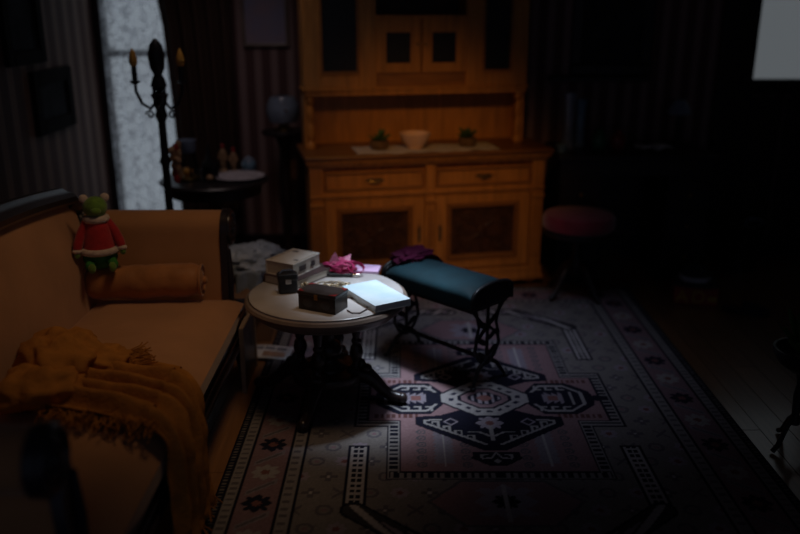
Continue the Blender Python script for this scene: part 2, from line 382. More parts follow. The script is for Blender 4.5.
# ------------------------------------------------------------------ rug
RW, RL, RCX, RCY = 1.02, 1.50, .37, 3.255
def make_rug():
    cs = .0055; NU = int(2 * RW / cs); NV = int(2 * RL / cs)
    us = np.linspace(-RW, RW, NU + 1); vs = np.linspace(-RL, RL, NV + 1)
    U, V = np.meshgrid(us, vs); A, B = np.abs(U), np.abs(V)
    navy = np.array((.010, .010, .020)); cream = np.array((.36, .335, .33)); pink = np.array((.235, .145, .155)); olive = np.array((.190, .172, .165))
    mauve = np.array((.20, .130, .145)); lilac = np.array((.25, .215, .25)); rust = np.array((.17, .075, .07)); gd = np.array((.11, .10, .11))
    C = np.zeros(U.shape + (3,)); C[:] = olive
    def put(m, c): C[m] = c
    def pip(poly, X, Y):
        m = np.zeros(X.shape, bool); n = len(poly)
        for i in range(n):
            x0, y0 = poly[i]; x1, y1 = poly[(i + 1) % n]
            if y0 == y1: continue
            c = ((y0 > Y) != (y1 > Y)) & (X < (x1 - x0) * (Y - y0) / (y1 - y0) + x0); m ^= c
        return m
    def seg(X, Y, pts, wd):
        m = np.zeros(X.shape, bool)
        for (x0, y0), (x1, y1) in zip(pts[:-1], pts[1:]):
            dx, dy = x1 - x0, y1 - y0; t = np.clip(((X - x0) * dx + (Y - y0) * dy) / (dx * dx + dy * dy + 1e-12), 0, 1)
            m |= (X - x0 - t * dx) ** 2 + (Y - y0 - t * dy) ** 2 < (wd / 2) ** 2
        return m
    def star(x, y, r):
        ax, ay = np.abs(x), np.abs(y)
        return ((ax + ay < r) & ((ax < r * .30) | (ay < r * .30) | (ax + ay < r * .74))) | ((np.maximum(ax, ay) < r * .72) & (np.abs(ax - ay) < r * .24))
    # scattered motifs in the ground
    for i in range(-7, 8):
        for j in range(-12, 13):
            cu, cv = i * .105 + (.05 if j % 2 else 0), j * .105
            x, y = U - cu, V - cv; k = (i * 3 + j * 5) % 4
            if k == 0: put(((np.abs(x) < .010) & (np.abs(y) < .032)) | ((np.abs(y) < .010) & (np.abs(x) < .032)), gd); put((np.abs(x) < .006) & (np.abs(y) < .006), cream)
            elif k == 1: put(star(x, y, .038), lilac); put(star(x, y, .016), rust)
            elif k == 2: put((np.abs(np.hypot(x, y) - .026) < .006), gd); put(np.hypot(x, y) < .010, mauve)
            else: put((np.abs(np.abs(x) - np.abs(y)) < .007) & (np.abs(x) < .028), gd)
    # octagon frame: comb bars and slanted hook bands
    m = (np.abs(A - .53) < .040) & (B > .41) & (B < .83); put(m, navy)
    m = (np.abs(A - .53) < .032) & (B > .42) & (B < .82); put(m, cream)
    m2 = m & (np.abs(A - .53) < .020) & (np.mod(B, .034) < .020); put(m2, navy); put(m & (np.abs(A - .53) < .004), cream)
    pth = [(.53, .84), (.27, 1.06), (.10, 1.06)]
    put(seg(A, B, pth, .095), navy); put(seg(A, B, pth, .075), gd * .4)
    q = np.mod(A * .8 + B * .6, .075)
    put(seg(A, B, pth, .060) & (q < .026), cream); put(seg(A, B, pth, .028) & (q > .045) & (q < .066), lilac)
    # outer thin lines of the inner field
    # pink hexagons at each end
    hexa = [(0, .66), (.15, .66), (.27, .79), (.15, .93), (0, .93), (-.15, .93), (-.27, .79), (-.15, .66)]
    hx = pip(hexa, A, B); put(hx, pink); put(seg(A, B, hexa + [hexa[0]], .012) & (A >= 0), gd)
    put(star(U, B - .79, .115), lilac); put(star(U, B - .79, .05), navy); put((A < .008) & (B > .68) & (B < .91), cream)
    put((A > .045) & (A < .10) & (np.abs(B - .86) < .007), lilac); put((A > .045) & (A < .10) & (np.abs(B - .72) < .007), lilac)
    # stepped pink panel
    def plus(e): return ((A < .37 + e) & (B < .60 + e)) | ((A < .505 + e) & (B < .205 + e))
    put(plus(.052), navy); put(plus(.044), cream * .62)
    zz = np.mod(np.where(B > .60, A, B), .062)
    put(plus(.040) & ~plus(.006) & (((zz < .02)) | (np.abs(zz - .041) < .006)), navy)
    put(plus(.004), navy); put(plus(-.004), pink)
    # lilac serrated columns and rows of small rings in the panel
    se = .030 + .012 * (np.mod(B, .03) / .03)
    put((np.abs(A - .20) < se) & (B > .20) & (B < .54), lilac * .85); put((np.abs(A - .20) < .004) & (B > .2) & (B < .56), cream)
    for k in range(6):
        for a in (.115, .285):
            rr = np.hypot(A - a, B - (.30 + .05 * k)); put(np.abs(rr - .016) < .004, gd); put(rr < .006, gd)
    for k in range(8): put((np.abs(A - (.30 + .024 * k)) < .007) & (np.abs(B - .165) < .015), rust * .6)
    # medallion lobes
    def lobe(poly, swap=False):
        X, Y = (A, B)
        mm = pip(poly, X, Y); put(seg(X, Y, poly + [poly[0]], .030), navy); put(mm, navy)
        inner = seg(X, Y, poly + [poly[0]], .011) ; return mm
    side = [(.20, 0), (.20, .06), (.25, .135), (.375, .135), (.455, .06), (.47, .0), (.455, -.06)]
    tb = [(0, .10), (.10, .12), (.20, .175), (.29, .185), (.29, .235), (.04, .43), (0, .43), (-.04, .43), (-.1, .2)]
    lobe(side); lobe(tb)
    sline = [(.215, .06), (.255, .118), (.365, .118), (.43, .055), (.43, 0)]
    put(seg(A, B, sline, .012), cream * .8)
    tline = [(.03, .398), (.268, .226), (.268, .203), (.20, .196)]
    put(seg(A, B, tline, .012), cream * .8)
    for k in range(4):      # hooks standing on the inner line
        a0 = .075 + .046 * k; b0 = .368 - .038 * k
        put(seg(A, B, [(a0, b0), (a0, b0 - .040), (a0 + .024, b0 - .040), (a0 + .024, b0 - .024)], .0085), cream * .75)
    for k in range(3):
        a0 = .235 + .05 * k
        put(seg(A, B, [(a0, .118), (a0, .082), (a0 + .025, .082)], .009), cream * .75)
    put((np.abs(np.abs(A - .16) + np.abs(B - .215) - .028) < .007), lilac)
    put(star(U, B - .225, .06), lilac); put(star(U, B - .225, .022), rust); put((A < .006) & (B > .25) & (B < .37), cream * .8)
    put(seg(A, B, [(0, .34), (.05, .30), (.09, .30)], .010), cream * .75)
    put((np.abs(A - .30) < .045) & (B < .055 - .03 * np.mod(A, .03) / .03), lilac * .8); put((np.abs(A - .30) < .02) & (B < .02), rust)
    put((np.abs(A - .385) < .006) & (B < .06), cream * .75)
    # central cream octagon
    octa = [(.215, 0), (.215, .045), (.10, .150), (0, .150)]
    def og(s):
        p = [(a * s, b * s) for a, b in [(.185, -.035), (.185, .035), (.05, .155), (-.05, .155), (-.185, .035), (-.185, -.035), (-.05, -.155), (.05, -.155)]]
        return pip(p, U, V)
    put(og(1.10), navy); put(og(1.02), cream * .85)
    put(og(.86) & ~og(.74) & (np.mod(np.arctan2(V, U) * 16 / (2 * math.pi), 1) < .45), navy * 2)
    put(og(.64), navy); put(og(.56), mauve); put(og(.40), navy); put(og(.36) & (np.mod(U, .03) < .014), lilac); put(og(.18), rust)
    # pendants
    sh = [(-.09, .455), (.09, .455), (.095, .505), (.035, .555), (-.035, .555), (-.095, .505)]
    put(pip(sh, U, B), navy); put(seg(A, B, [(0, .46), (.02, .50), (.055, .505), (.06, .48), (.035, .475)], .009), cream * .8); put((A + np.abs(B - .525) < .016), cream * .8)
    tip = [(.465, -.02), (.465, .02), (.50, .03), (.515, 0), (.50, -.03)]; put(pip(tip, A, B), navy)
    # border
    D = np.minimum(RW - A, RL - B); long_ = (RW - A) < (RL - B); T = np.where(long_, V, U)
    put(D < .290, navy); put((D < .278) & (D > .232), cream * .62)
    put((D < .270) & (D > .240) & (np.mod(T, .042) < .016), gd)
    put((D < .222) & (D > .085), mauve)
    y = D - .153; x = np.mod(T + .1, .2) - .1; idx = np.mod(np.floor((T + .1) / .2), 2)
    inb = (D < .222) & (D > .085)
    s1 = star(x, y, .056)
    put(inb & s1 & (idx < .5), navy * 1.5); put(inb & s1 & (idx > .5), cream * .75); put(inb & star(x, y, .020), rust)
    xb = np.mod(T, .2) - .1
    put(inb & (np.abs(xb - y * .8) < .017) & (np.abs(y) < .052), lilac * .8); put(inb & (np.abs(xb - y * .8) < .007) & (np.abs(y) < .045), gd)
    put((D < .075) & (D > .036), cream * .62); put((D < .068) & (D > .043) & (np.mod(T, .034) < .014), gd)
    put((D < .026) & (D > .006) & (np.mod(T, .020) < .008), cream * .4)
    # worn, uneven dye and yarn
    n1 = np.random.normal(0, 1, C.shape[:2])
    C *= (1 + .07 * n1)[..., None]
    rows = np.cumsum(np.random.normal(0, .012, NV + 1)); rows -= np.linspace(rows[0], rows[-1], NV + 1)
    C *= (1 + np.clip(rows, -.12, .12))[:, None, None]
    Z = .010 + .0006 * np.random.rand(*U.shape)
    co = np.stack([U, V, Z], -1).reshape(-1, 3); cc = np.clip(C, 0, 1).reshape(-1, 3)
    n = (NU + 1)
    ii, jj = np.meshgrid(np.arange(NU), np.arange(NV)); b = (jj * n + ii).ravel()
    quads = np.stack([b, b + 1, b + 1 + n, b + n], -1)
    # skirt
    ring = np.concatenate([np.arange(0, n), n * np.arange(1, NV + 1) + NU, NV * n + np.arange(NU - 1, -1, -1), n * np.arange(NV - 1, 0, -1)])
    low = co[ring].copy(); low[:, 2] = .0005; k0 = len(co)
    L = len(ring); a = np.arange(L); a2 = (a + 1) % L
    sk = np.stack([ring[a], k0 + a, k0 + a2, ring[a2]], -1)
    co = np.concatenate([co, low]); cc = np.concatenate([cc, cc[ring]]); quads = np.concatenate([quads, sk])
    me = bpy.data.meshes.new('rug'); me.vertices.add(len(co)); me.vertices.foreach_set('co', co.ravel())
    me.loops.add(quads.size); me.loops.foreach_set('vertex_index', quads.ravel())
    me.polygons.add(len(quads)); me.polygons.foreach_set('loop_start', np.arange(len(quads)) * 4)
    at = me.attributes.new('pattern', 'FLOAT_COLOR', 'POINT')
    at.data.foreach_set('color', np.concatenate([cc, np.ones((len(cc), 1))], 1).ravel().astype(np.float32))
    me.update(); me.validate(); me.materials.append(MATS['rug_pile'])
    o = bpy.data.objects.new('rug', me); COL.objects.link(o); o.location = (RCX, RCY, 0)
    tag(o, 'large patterned oriental rug with a dark navy central medallion on the floor', 'rug')
make_rug()
RZ = .0108     # rug surface

# ------------------------------------------------------------------ sofa
YC = 2.585
sofa = thing('settee', 'ochre upholstered settee with dark carved wood frame and rolled arms', 'sofa', (-1.05, YC, 0))
# seat
def seatfn(u, v):
    a = u * 2 - 1; b = v * 2 - 1
    x = -1.035 + .335 * a; y = YC + .875 * b
    e = max(abs(a) ** 6, abs(b) ** 14)
    return (x, y, .375 + .062 * (1 - e) + .012 * (1 - a * a) * (1 - b * b))
g = G().grid(24, 60, seatfn)
def rimfn(u, v):
    a = 2 * math.pi * u; c, s_ = math.cos(a), math.sin(a)
    f = lambda q, n: math.copysign(abs(q) ** (2 / n), q)
    return (-1.035 + .336 * f(c, 12), YC + .877 * f(s_, 12), .33 + .048 * v)
g.grid(96, 4, rimfn)
g.build('seat', 'upholstery', sofa, True, smooth=60)
# back
def ztop(y):
    t = (y - YC) / .92; return .845 + .075 * math.cos(t * math.pi / 2) ** 1.0 if abs(t) < 1 else .845
def backfn(u, v):
    y = YC + .90 * (2 * u - 1); zt = ztop(y) - .01; z = .37 + (zt - .37) * v
    bul = .035 * math.sin(math.pi * v) * (1 - abs(2 * u - 1) ** 8)
    return (-1.325 - .10 * v + bul, y, z)
g = G().grid(50, 14, backfn)
g.grid(50, 14, lambda u, v: (-1.46 - .02 * v, YC + .90 * (2 * u - 1), .30 + (ztop(YC + .90 * (2 * u - 1)) - .30) * v))
g.build('backrest', 'upholstery', sofa, True, smooth=60)
rail = []; n = 40
g = G()
ys = [YC + .86 * (2 * i / n - 1) for i in range(n + 1)]
prof = [(-.045, -.015), (-.06, .0), (-.06, .02), (-.045, .035), (-.02, .04), (.0, .055), (.03, .055), (.05, .035), (.05, .0), (.035, -.015)]
vs = []; m = len(prof)
for y in ys:
    for a, b in prof: vs.append((-1.445 - a, y, ztop(y) + b))
fs = [(i * m + k, i * m + (k + 1) % m, (i + 1) * m + (k + 1) % m, (i + 1) * m + k) for i in range(n) for k in range(m)] + [tuple(range(m)), tuple(n * m + k for k in range(m))]
g.add(vs, fs); g.build('top_rail', 'sofa_wood', sofa, True, smooth=30)
for sg in (-1, 1):   # carved scroll that drops from the rail to the arm
    g = G()
    pts = [(-1.43 + .01 * math.sin(i), YC + sg * (.85 + .10 * math.sin(i / 8 * math.pi / 2) + .03 * math.sin(i / 8 * math.pi)), .845 - .13 * (i / 8) ** 1.4) for i in range(9)]
    g.tube(pts, [.030, .034, .034, .033, .03, .03, .033, .036, .03], 10)
    g.ball((-1.42, YC + sg * .985, .745), (.035, .045, .045), 12, 8)
    g.build('corner_scroll', 'sofa_wood', sofa, True)
# arms
def arm_profile(e=0.0):
    r = .078 + e
    p = [(.872 - e, .26), (.878 - e, .45), (.905 - e, .60)] + [(.995 + a, .70 + b) for a, b in arc(0, 0, r, 190, -150, 16)] + [(.965 + e, .58), (.955 + e, .42), (.955 + e, .26)]
    return p
for sg in (-1, 1):
    fn = lambda a, b, t: (t, YC + sg * a, b)
    G().prism(arm_profile(), fn, -1.47, -.795).build('armrest', 'upholstery', sofa, True, smooth=40)
    front = G().prism(arm_profile(.008), fn, -.797, -.765).build('arm_front', 'sofa_wood', sofa, True, smooth=40, bevel=.006)
    g = G(); cx, cz = YC + sg * .995, .70
    for rr, tr in ((.070, .010), (.044, .008)):
        g.tube([(-.763, cx + rr * math.cos(k * math.pi / 12), cz + rr * math.sin(k * math.pi / 12)) for k in range(24)], tr, 8, closed=True)
    g.ball((-.763, cx, cz), (.022, .022, .022), 12, 8)
    for k in range(6): g.ball((-.763, cx + .03 * math.cos(k * math.pi / 3), cz + .03 * math.sin(k * math.pi / 3)), (.012, .012, .012), 8, 6)
    g.tube([(-.762, YC + sg * .91, .62), (-.758, YC + sg * .905, .5), (-.762, YC + sg * .90, .36)], [.010, .014, .012], 8)
    g.build('scroll_carving', 'sofa_wood', front, True)
# front rail, mouldings, legs
g = G().bx(-.755, -.715, YC - .90, YC + .90, .205, .345)
g.build('front_rail', 'sofa_wood', sofa, True, smooth=0, bevel=.006)
for z, r in ((.335, .012), (.27, .007), (.215, .011)):
    G().tube([(-.712, YC - .90, z), (-.712, YC + .90, z)], r, 8).build('moulding', 'sofa_wood', sofa, True)
G().bx(-1.46, -1.42, YC - .9, YC + .9, .20, .33).build('back_seat_rail', 'sofa_wood', sofa, True, smooth=0)
for sg in (-1, 1): G().bx(-1.44, -.74, YC + sg * .915 - .02, YC + sg * .915 + .02, .205, .325).build('side_rail', 'sofa_wood', sofa, True, smooth=0)
for sg in (-1, 1):
    for fx in (-.745, -1.43):
        yy = YC + sg * .905
        g = G(); s2 = 1 if fx > -1 else -1
        pts = [(fx, yy, .33), (fx + s2 * .012, yy + sg * .01, .24), (fx + s2 * .022, yy + sg * .018, .17), (fx + s2 * .008, yy + sg * .010, .09), (fx + s2 * .02, yy + sg * .02, .03), (fx + s2 * .024, yy + sg * .022, 0)]
        g.tube(pts, [.045, .048, .040, .026, .028, .032], 12)
        g.build('leg', 'sofa_wood', sofa, True)

# bolster
g = G(); bl = .255
def bolfn(u, v):
    a = 2 * math.pi * v; t = 2 * u - 1
    r = .076 * (1 - abs(t) ** 12) ** .5 * (1 + .03 * math.sin(t * 9 + a * 2)) + .002
    r *= 1 + .05 * nz((t * 4, math.cos(a) * 1.5, math.sin(a) * 1.5)) + .03 * nz((t * 11, math.cos(a) * 2, math.sin(a) * 2)) - .05
    q = .985 if abs(t) < .98 else .9
    return (t * bl, r * math.cos(a) * q, .076 + r * math.sin(a) * .98 + .006 * t)
g.grid(40, 28, bolfn)
bo = thing('bolster_cushion', 'rust brown bolster cushion lying on the settee seat against the far arm', 'cushion', (-1.10, 3.348, .444), R(3))
g.build('cover', 'bolster_cloth', bo, smooth=80)
for sg in (-1, 1):
    G().ball((sg * (bl + .001), 0, .076), (.012, .018, .018), 12, 8).build('button', 'bolster_cloth', bo)
    G().tube([(sg * (bl - .012), .066 * math.cos(k * math.pi / 12), .076 + .066 * math.sin(k * math.pi / 12)) for k in range(24)], .006, 8, True).build('piping', 'bolster_cloth', bo)

# plush toy (plain teddy shape)
pt = thing('plush_toy', 'small plush toy in a red coat sitting on the bolster in the settee corner', 'toy', (-1.265, 3.315, .600), R(22))
pt.scale = (.9, .9, .9)
fz = lambda d: 1 + .02 * nz(d, 9)
G().ball((0, 0, .045), (.078, .062, .058), 20, 14, fn=fz).build('trousers', 'green_cloth', pt, smooth=80)
co_ = G().lathe([(.025, .235), (.046, .222), (.056, .19), (.068, .14), (.076, .10), (.080, .078), (.06, .074)], (0, 0, 0), 24).build('coat', 'red_felt', pt)
G().tube([(.077 * math.cos(k * math.pi / 12), .074 * math.sin(k * math.pi / 12), .082) for k in range(24)], .017, 10, True).build('hem', 'white_fluff', co_)
G().tube([(.042 * math.cos(k * math.pi / 12), .040 * math.sin(k * math.pi / 12), .230) for k in range(24)], .018, 10, True).build('collar', 'white_fluff', co_)
G().ball((0, -.004, .285), (.054, .052, .050), 20, 14, fn=fz).ball((0, -.05, .275), (.024, .018, .018), 12, 8).build('head', 'green_plush', pt, smooth=80)
for sg in (-1, 1):
    G().ball((sg * .046, .004, .325), (.021, .013, .021), 12, 8).build('ear', 'white_fluff', pt)
    ar = G().tube([(sg * .045, 0, .215), (sg * .072, -.012, .17), (sg * .092, -.03, .118), (sg * .098, -.036, .098)], [.020, .022, .022, .018], 10).build('arm', 'red_felt', pt)
    G().ball((sg * .099, -.038, .092), (.022, .022, .013), 12, 8).build('cuff', 'white_fluff', ar)
    G().ball((sg * .100, -.042, .074), (.014, .014, .018), 10, 8).build('paw', 'green_plush', ar)
    lg = G().tube([(sg * .04, -.03, .035), (sg * .052, -.075, .024), (sg * .044, -.112, .020)], [.026, .022, .018], 10).build('leg', 'green_cloth', pt)
    G().ball((sg * .044, -.122, .026), (.017, .015, .024), 12, 8).build('foot', 'green_plush', lg)

# throw blanket
bk = thing('throw_blanket', 'crumpled mustard fringed throw blanket draped over the settee seat and front', 'blanket', (-1.0, 2.4, .44))
def lerp(a, b, t): return a + (b - a) * t
def blank(u, v):
    L1 = .58; L = .95; s = u * L
    if s < L1: k = s / L1
    else: k = 1 + (s - L1) / (L - L1)
    if k <= 1: ylo, yhi = lerp(2.32, 2.14, k), lerp(2.74, 2.53, k ** .8)
    else: ylo, yhi = lerp(2.14, 2.04, k - 1), lerp(2.53, 2.40, (k - 1) ** .6)
    y = lerp(ylo, yhi, v)
    fo = .021 * (1 + math.sin(v * 32 + 3 * k + 2.6 * nz((v * 4, k * 2, 3)))) + .012 * (1 + nz((k * 5, v * 7, 1)))
    fo *= .35 + .65 * min(1, 4 * min(v, 1 - v) + .2)
    seat = .453
    if s < L1 - .05:
        x = -1.27 + s; return (x, y, seat + fo + .01)
    t = s - (L1 - .05); rad = .075
    if t < rad * math.pi / 2:
        a = t / rad; return (-.765 + (rad + fo) * math.sin(a), y, seat - rad + .01 + (rad + fo) * math.cos(a))
    dz = t - rad * math.pi / 2
    return (-.69 + fo * 1.1 + .02 * (dz / .3), y, seat - rad - dz + .01)
cl = G().grid(70, 70, blank).build('cloth', 'mustard_wool', bk, True, smooth=80, solid=.005)
def heap(d):
    return 1 + .24 * nz((d.x * 2.1 + 3, d.y * 2.1, d.z * 2.1)) + .10 * math.sin(d.x * 7 + d.y * 5 + 3 * nz(d, 2.0)) + .05 * nz(d, 6)
for c, r, rz in (((-1.16, 2.56, .51), (.135, .19, .075), .3), ((-1.15, 2.36, .50), (.13, .13, .062), -.4), ((-1.03, 2.58, .490), (.10, .10, .045), .5)):
    G().ball(c, r, 48, 28, Matrix.Rotation(rz, 3, 'Z'), heap).build('rumpled_fold', 'mustard_wool', bk, True, smooth=80)
g = G()
def strand(p, d, n=4, L=.07, r=.0022):
    pts = [Vector(p)]; v = Vector(d).normalized()
    for i in range(n):
        v = (v + Vector((random.uniform(-.5, .5), random.uniform(-.5, .5), random.uniform(-.35, .2)))).normalized()
        q = pts[-1] + v * L / n
        if q.x < -.73: q.z = max(q.z, .447 + random.uniform(0, .006))
        pts.append(q)
    g.tube(pts, r, 4)
for i in range(110):
    t = i / 109; x = lerp(-1.08, -.72, t); strand((x, 2.27 - .09 * t + random.uniform(-.02, .02), .478), (.25, -1, .1), 4, .085)
for i in range(60):
    t = i / 59; strand((-.96 + .08 * t + random.uniform(-.01, .01), 2.66 - .14 * t, .495), (1, .45, .1), 4, .07)
for i in range(70):
    t = i / 69; strand((-.645, 2.03 + .38 * t, .135 + random.uniform(-.01, .02)), (.05, 0, -1), 3, .09)
stuff(g.build('fringe', 'mustard_wool', bk, True))

# thin board leaning at the sofa's end, newspaper, box with bag
bd = thing('leaning_board', 'thin pale edged board standing against the front corner of the settee', 'board', (-.695, 3.47, 0), R(0))
G().bx(-.006, .006, -.14, .14, .002, .30).build('panel', 'dark_wood', bd, smooth=0)
G().bx(-.009, .011, -.15, -.14, 0, .31).bx(-.009, .011, .14, .15, 0, .31).bx(-.009, .011, -.14, .14, .30, .31).build('edging', 'board', bd, smooth=0)
a, b_, c_ = Pz(247, 352), Pz(246, 366), Pz(285, 347)
npd = thing('newspaper', 'folded printed newspaper lying on the wooden floor beside the rug', 'newspaper', (-.642, 3.735, RZ + .002), R(-4))
G().grid(14, 10, lambda u, v: (-.10 + .20 * u, -.075 + .15 * v, .006 + .004 * math.sin(u * 5) + .002 * v)).build('front_sheet', 'newsprint', npd, smooth=60, solid=.003)
G().grid(10, 8, lambda u, v: (-.105 + .21 * u, -.070 + .15 * v, .002)).build('under_sheet', 'newsprint', npd, smooth=60, solid=.003)
for k in range(3):
    G().grid(6, 2, lambda u, v: (-.09 + .058 * k + .05 * u, .02 + .035 * v, .0085 + .004 * math.sin((-.09 + .058 * k + .05 * u + .1) / .2 * 5) + .0015)).build('printed_block', 'print_grey', npd, smooth=0)
G().grid(6, 2, lambda u, v: (-.03 + .11 * u, -.055 + .055 * v, .0085 + .004 * math.sin((.07 + .11 * u) / .2 * 5) + .0012)).build('printed_photo', 'print_color', npd, smooth=0)

cb = thing('carton', 'brown cardboard carton on the floor behind the settee end', 'box', (-.845, 4.05, 0), R(4))
G().bx(-.17, .17, -.14, .14, 0, .30).build('carton_body', 'cardboard', cb, smooth=0, bevel=.003)
G().box((0, -.17, .285), (.34, .09, .004), Matrix.Rotation(R(35), 3, 'X')).build('flap', 'cardboard', cb, smooth=0)
G().bx(-.17, .17, -.03, .03, .30, .302).build('tape', 'board', cb, smooth=0)
def crump(seed, amp=.3, fq=2.2):
    return lambda d: 1 + amp * nz((d.x * fq + seed, d.y * fq, d.z * fq)) + amp * .5 * nz((d.x * fq * 3, d.y * fq * 3 + seed, d.z * fq * 3))
bg = thing('plastic_bag', 'crumpled translucent bluish white plastic bag lying on the cardboard carton', 'bag', (-.80, 4.03, .302))
G().ball((0, 0, .095), (.15, .12, .085), 40, 24, fn=crump(4)).build('bag_body', 'plastic_bag', bg, smooth=30)
G().ball((.09, .06, .12), (.10, .08, .06), 30, 18, fn=crump(9)).build('bag_top', 'plastic_bag', bg, smooth=30)
G().grid(12, 14, lambda u, v: (-.02 + .13 * u, -.145 - .015 * math.sin(u * 9 + v * 3), .09 - .24 * v)).build('hanging_flap', 'plastic_bag', bg, smooth=40, solid=.002)

# ------------------------------------------------------------------ round table
TX, TY, TZ = -.312, 3.285, .492
tb = thing('round_table', 'low round marble topped table with dark turned pillar base and scroll feet', 'table', (TX, TY, RZ), R(-14))
top = TZ - RZ
G().lathe([(.0, top - .020), (.318, top - .020), (.326, top - .014), (.326, top - .004), (.320, top), (0, top)], seg=64).build('marble_top', 'marble', tb)
G().lathe([(.20, top - .075), (.30, top - .075), (.318, top - .060), (.326, top - .045), (.342, top - .036), (.346, top - .024), (.340, top - .013), (.329, top - .010), (.326, top - .0205), (.20, top - .0205)], seg=64).build('rim', 'table_rim', tb)
colprof = [(.014, .13), (.026, .14), (.028, .155), (.018, .165), (.017, .18), (.026, .20), (.031, .22), (.026, .245), (.016, .26), (.022, .27), (.022, .278), (.015, .285), (.019, .31), (.024, .35), (.026, .37), (.018, .385), (.024, .395), (.026, top - .074)]
for k in range(4):
    a = R(90 * k); G().lathe(colprof, (.128 * math.cos(a), .128 * math.sin(a), 0), 14).build('column', 'dark_wood', tb)
G().lathe([(.0, .09), (.05, .09), (.075, .11), (.08, .135), (.07, .15), (.045, .165), (.04, .18), (.058, .205), (.062, .225), (.05, .25), (.028, .265), (.026, .29), (.04, .31), (.042, .33), (.026, .35), (.02, .37), (.0, .375)], seg=20).build('centre_urn', 'dark_wood', tb)
G().lathe([(0, .085), (.13, .085), (.155, .095), (.16, .115), (.155, .132), (.13, .136), (0, .136)], seg=32).build('base_block', 'dark_wood', tb)
for k in range(4):
    a = R(90 * k); d = Vector((math.cos(a), math.sin(a), 0))
    path = [(.09, .115), (.15, .120), (.185, .112), (.215, .088), (.245, .058), (.275, .036), (.31, .026), (.335, .026)]
    lg = G().tube([d * r + Vector((0, 0, z)) for r, z in path], [.036, .040, .036, .030, .026, .024, .025, .020], 12).build('leg', 'dark_wood', tb)
    G().ball(d * .15 + Vector((0, 0, .165)), (.020, .020, .028), 10, 8).ball(d * .17 + Vector((0, 0, .150)), (.028, .028, .020), 10, 8).build('knee_carving', 'dark_wood', lg)
    G().ball(d * .33 + Vector((0, 0, .0245)), (.026, .026, .0245), 12, 8).build('toe', 'dark_wood', lg)

TT = TZ + .0005
def book(name, label, c, z, L, W, T, rot, cover, pages='cream_pages', spine=True, cat='book'):
    t = thing(name, label, cat, (c[0], c[1], z), rot)
    k = .003
    G().bx(-L / 2, L / 2, -W / 2, W / 2, T - k, T).build('front_cover', cover, t, smooth=0, bevel=.001)
    G().bx(-L / 2, L / 2, -W / 2, W / 2, 0, k).build('back_cover', cover, t, smooth=0, bevel=.001)
    G().bx(-L / 2, L / 2, W / 2 - .004, W / 2, k, T - k).build('spine', cover, t, smooth=0)
    G().bx(-L / 2 + .004, L / 2 - .004, -W / 2 + .004, W / 2 - .004, k, T - k).build('pages', pages, t, smooth=0)
    return t
# pale book on the right
def rect(l, f, b, z):
    p0, p1, p3 = Pz(*l, z), Pz(*f, z), Pz(*b, z)
    ax = (p1 - p0); L = ax.length; ax.normalize(); W = abs((p3 - p0).dot(Vector((-ax.y, ax.x, 0))))
    c = p0 + ax * L / 2 + Vector((-ax.y, ax.x, 0)) * W / 2
    return c, L, W, math.atan2(ax.y, ax.x)
c, L, W, an = rect((342, 286), (375, 306), (366, 274), TZ + .03)
bk1 = book('book', 'bright pale blue covered book lying at the right edge of the round table', c, TT, L, W, .030, an, 'book_blue', 'white_paper')
# stacked books
c2, L2, W2, an2 = rect((268, 258), (291, 266), (299, 243), TZ + .098)
an2 = math.atan2(Pz(318, 254, TZ + .1).y - Pz(291, 266, TZ + .1).y, Pz(318, 254, TZ + .1).x - Pz(291, 266, TZ + .1).x)
cc = (Pz(268, 258, TZ + .1) + Pz(318, 254, TZ + .1)) / 2
book('book', 'dark covered book at the bottom of the stack on the round table', (cc.x + .028, cc.y - .005), TT, .27, .185, .036, an2 - .10, 'book_dark')
tbk = book('book', 'thick cream covered book on top of the dark book', cc, TT + .0365, .205, .15, .062, an2, 'book_cream')
G().bx(-.05, -.035, -.055, -.035, .0621, .0626).bx(.06, .075, .02, .05, .0621, .0626).build('cover_stamp', 'ink', tbk, smooth=0)
G().bx(-.08, .08, .060, .064, .0621, .0626).bx(-.08, .08, -.068, -.064, .0621, .0626).build('cover_line', 'brass', tbk, smooth=0)
G().bx(-.06, -.01, -.0755, -.0748, .018, .042).bx(.03, .06, -.0755, -.0748, .018, .042).build('spine_stamp', 'ink', tbk, smooth=0)
# pink gift wrap with ribbon, lilac card
c = Pz(332, 270, TZ + .02)
pk = thing('gift_wrap', 'crumpled pink gift tissue with magenta ribbon loops beside the book stack', 'gift wrap', (c.x + .035, c.y + .015, TT))
G().ball((0, 0, .034), (.075, .045, .030), 36, 20, fn=crump(2, .35, 2.6)).build('tissue', 'pink_tissue', pk, smooth=25)
G().add([(-.055, -.02, .045), (-.02, -.01, .105), (.005, -.015, .055), (-.03, .03, .05), (.045, -.015, .05), (.05, .02, .085), (.0, .03, .06)], [(0, 1, 2), (0, 1, 3), (1, 2, 3), (2, 4, 5), (2, 5, 6), (4, 5, 6)]).build('tissue_peak', 'light_pink', pk, smooth=0, solid=.002)
for k, (r, x0, tl) in enumerate(((.045, .02, .5), (.035, .075, -.3))):
    pts = [(x0 + r * math.cos(q * math.pi / 10), -.035 + .02 * math.sin(q * math.pi / 10), .035 + r * .5 * math.sin(q * math.pi / 10) + tl * .01 * math.cos(q * math.pi / 10)) for q in range(20)]
    G().tube(pts, .009, 6, True, .25).build('ribbon', 'pink_tissue', pk)
c = Pz(368, 269, TZ)
cd = thing('gift_card', 'lilac pink envelope lying flat at the back of the round table', 'envelope', (c.x - .03, c.y - .02, TT), R(-8))
G().bx(-.10, .085, -.045, .045, 0, .012).build('envelope_body', 'lilac_paper', cd, smooth=0, bevel=.002)
G().prism([(-.10, .045), (.085, .045), (-.007, -.01)], lambda a, b, t: (a, b, t), .012, .0135).build('envelope_flap', 'lilac_paper', cd, smooth=0)
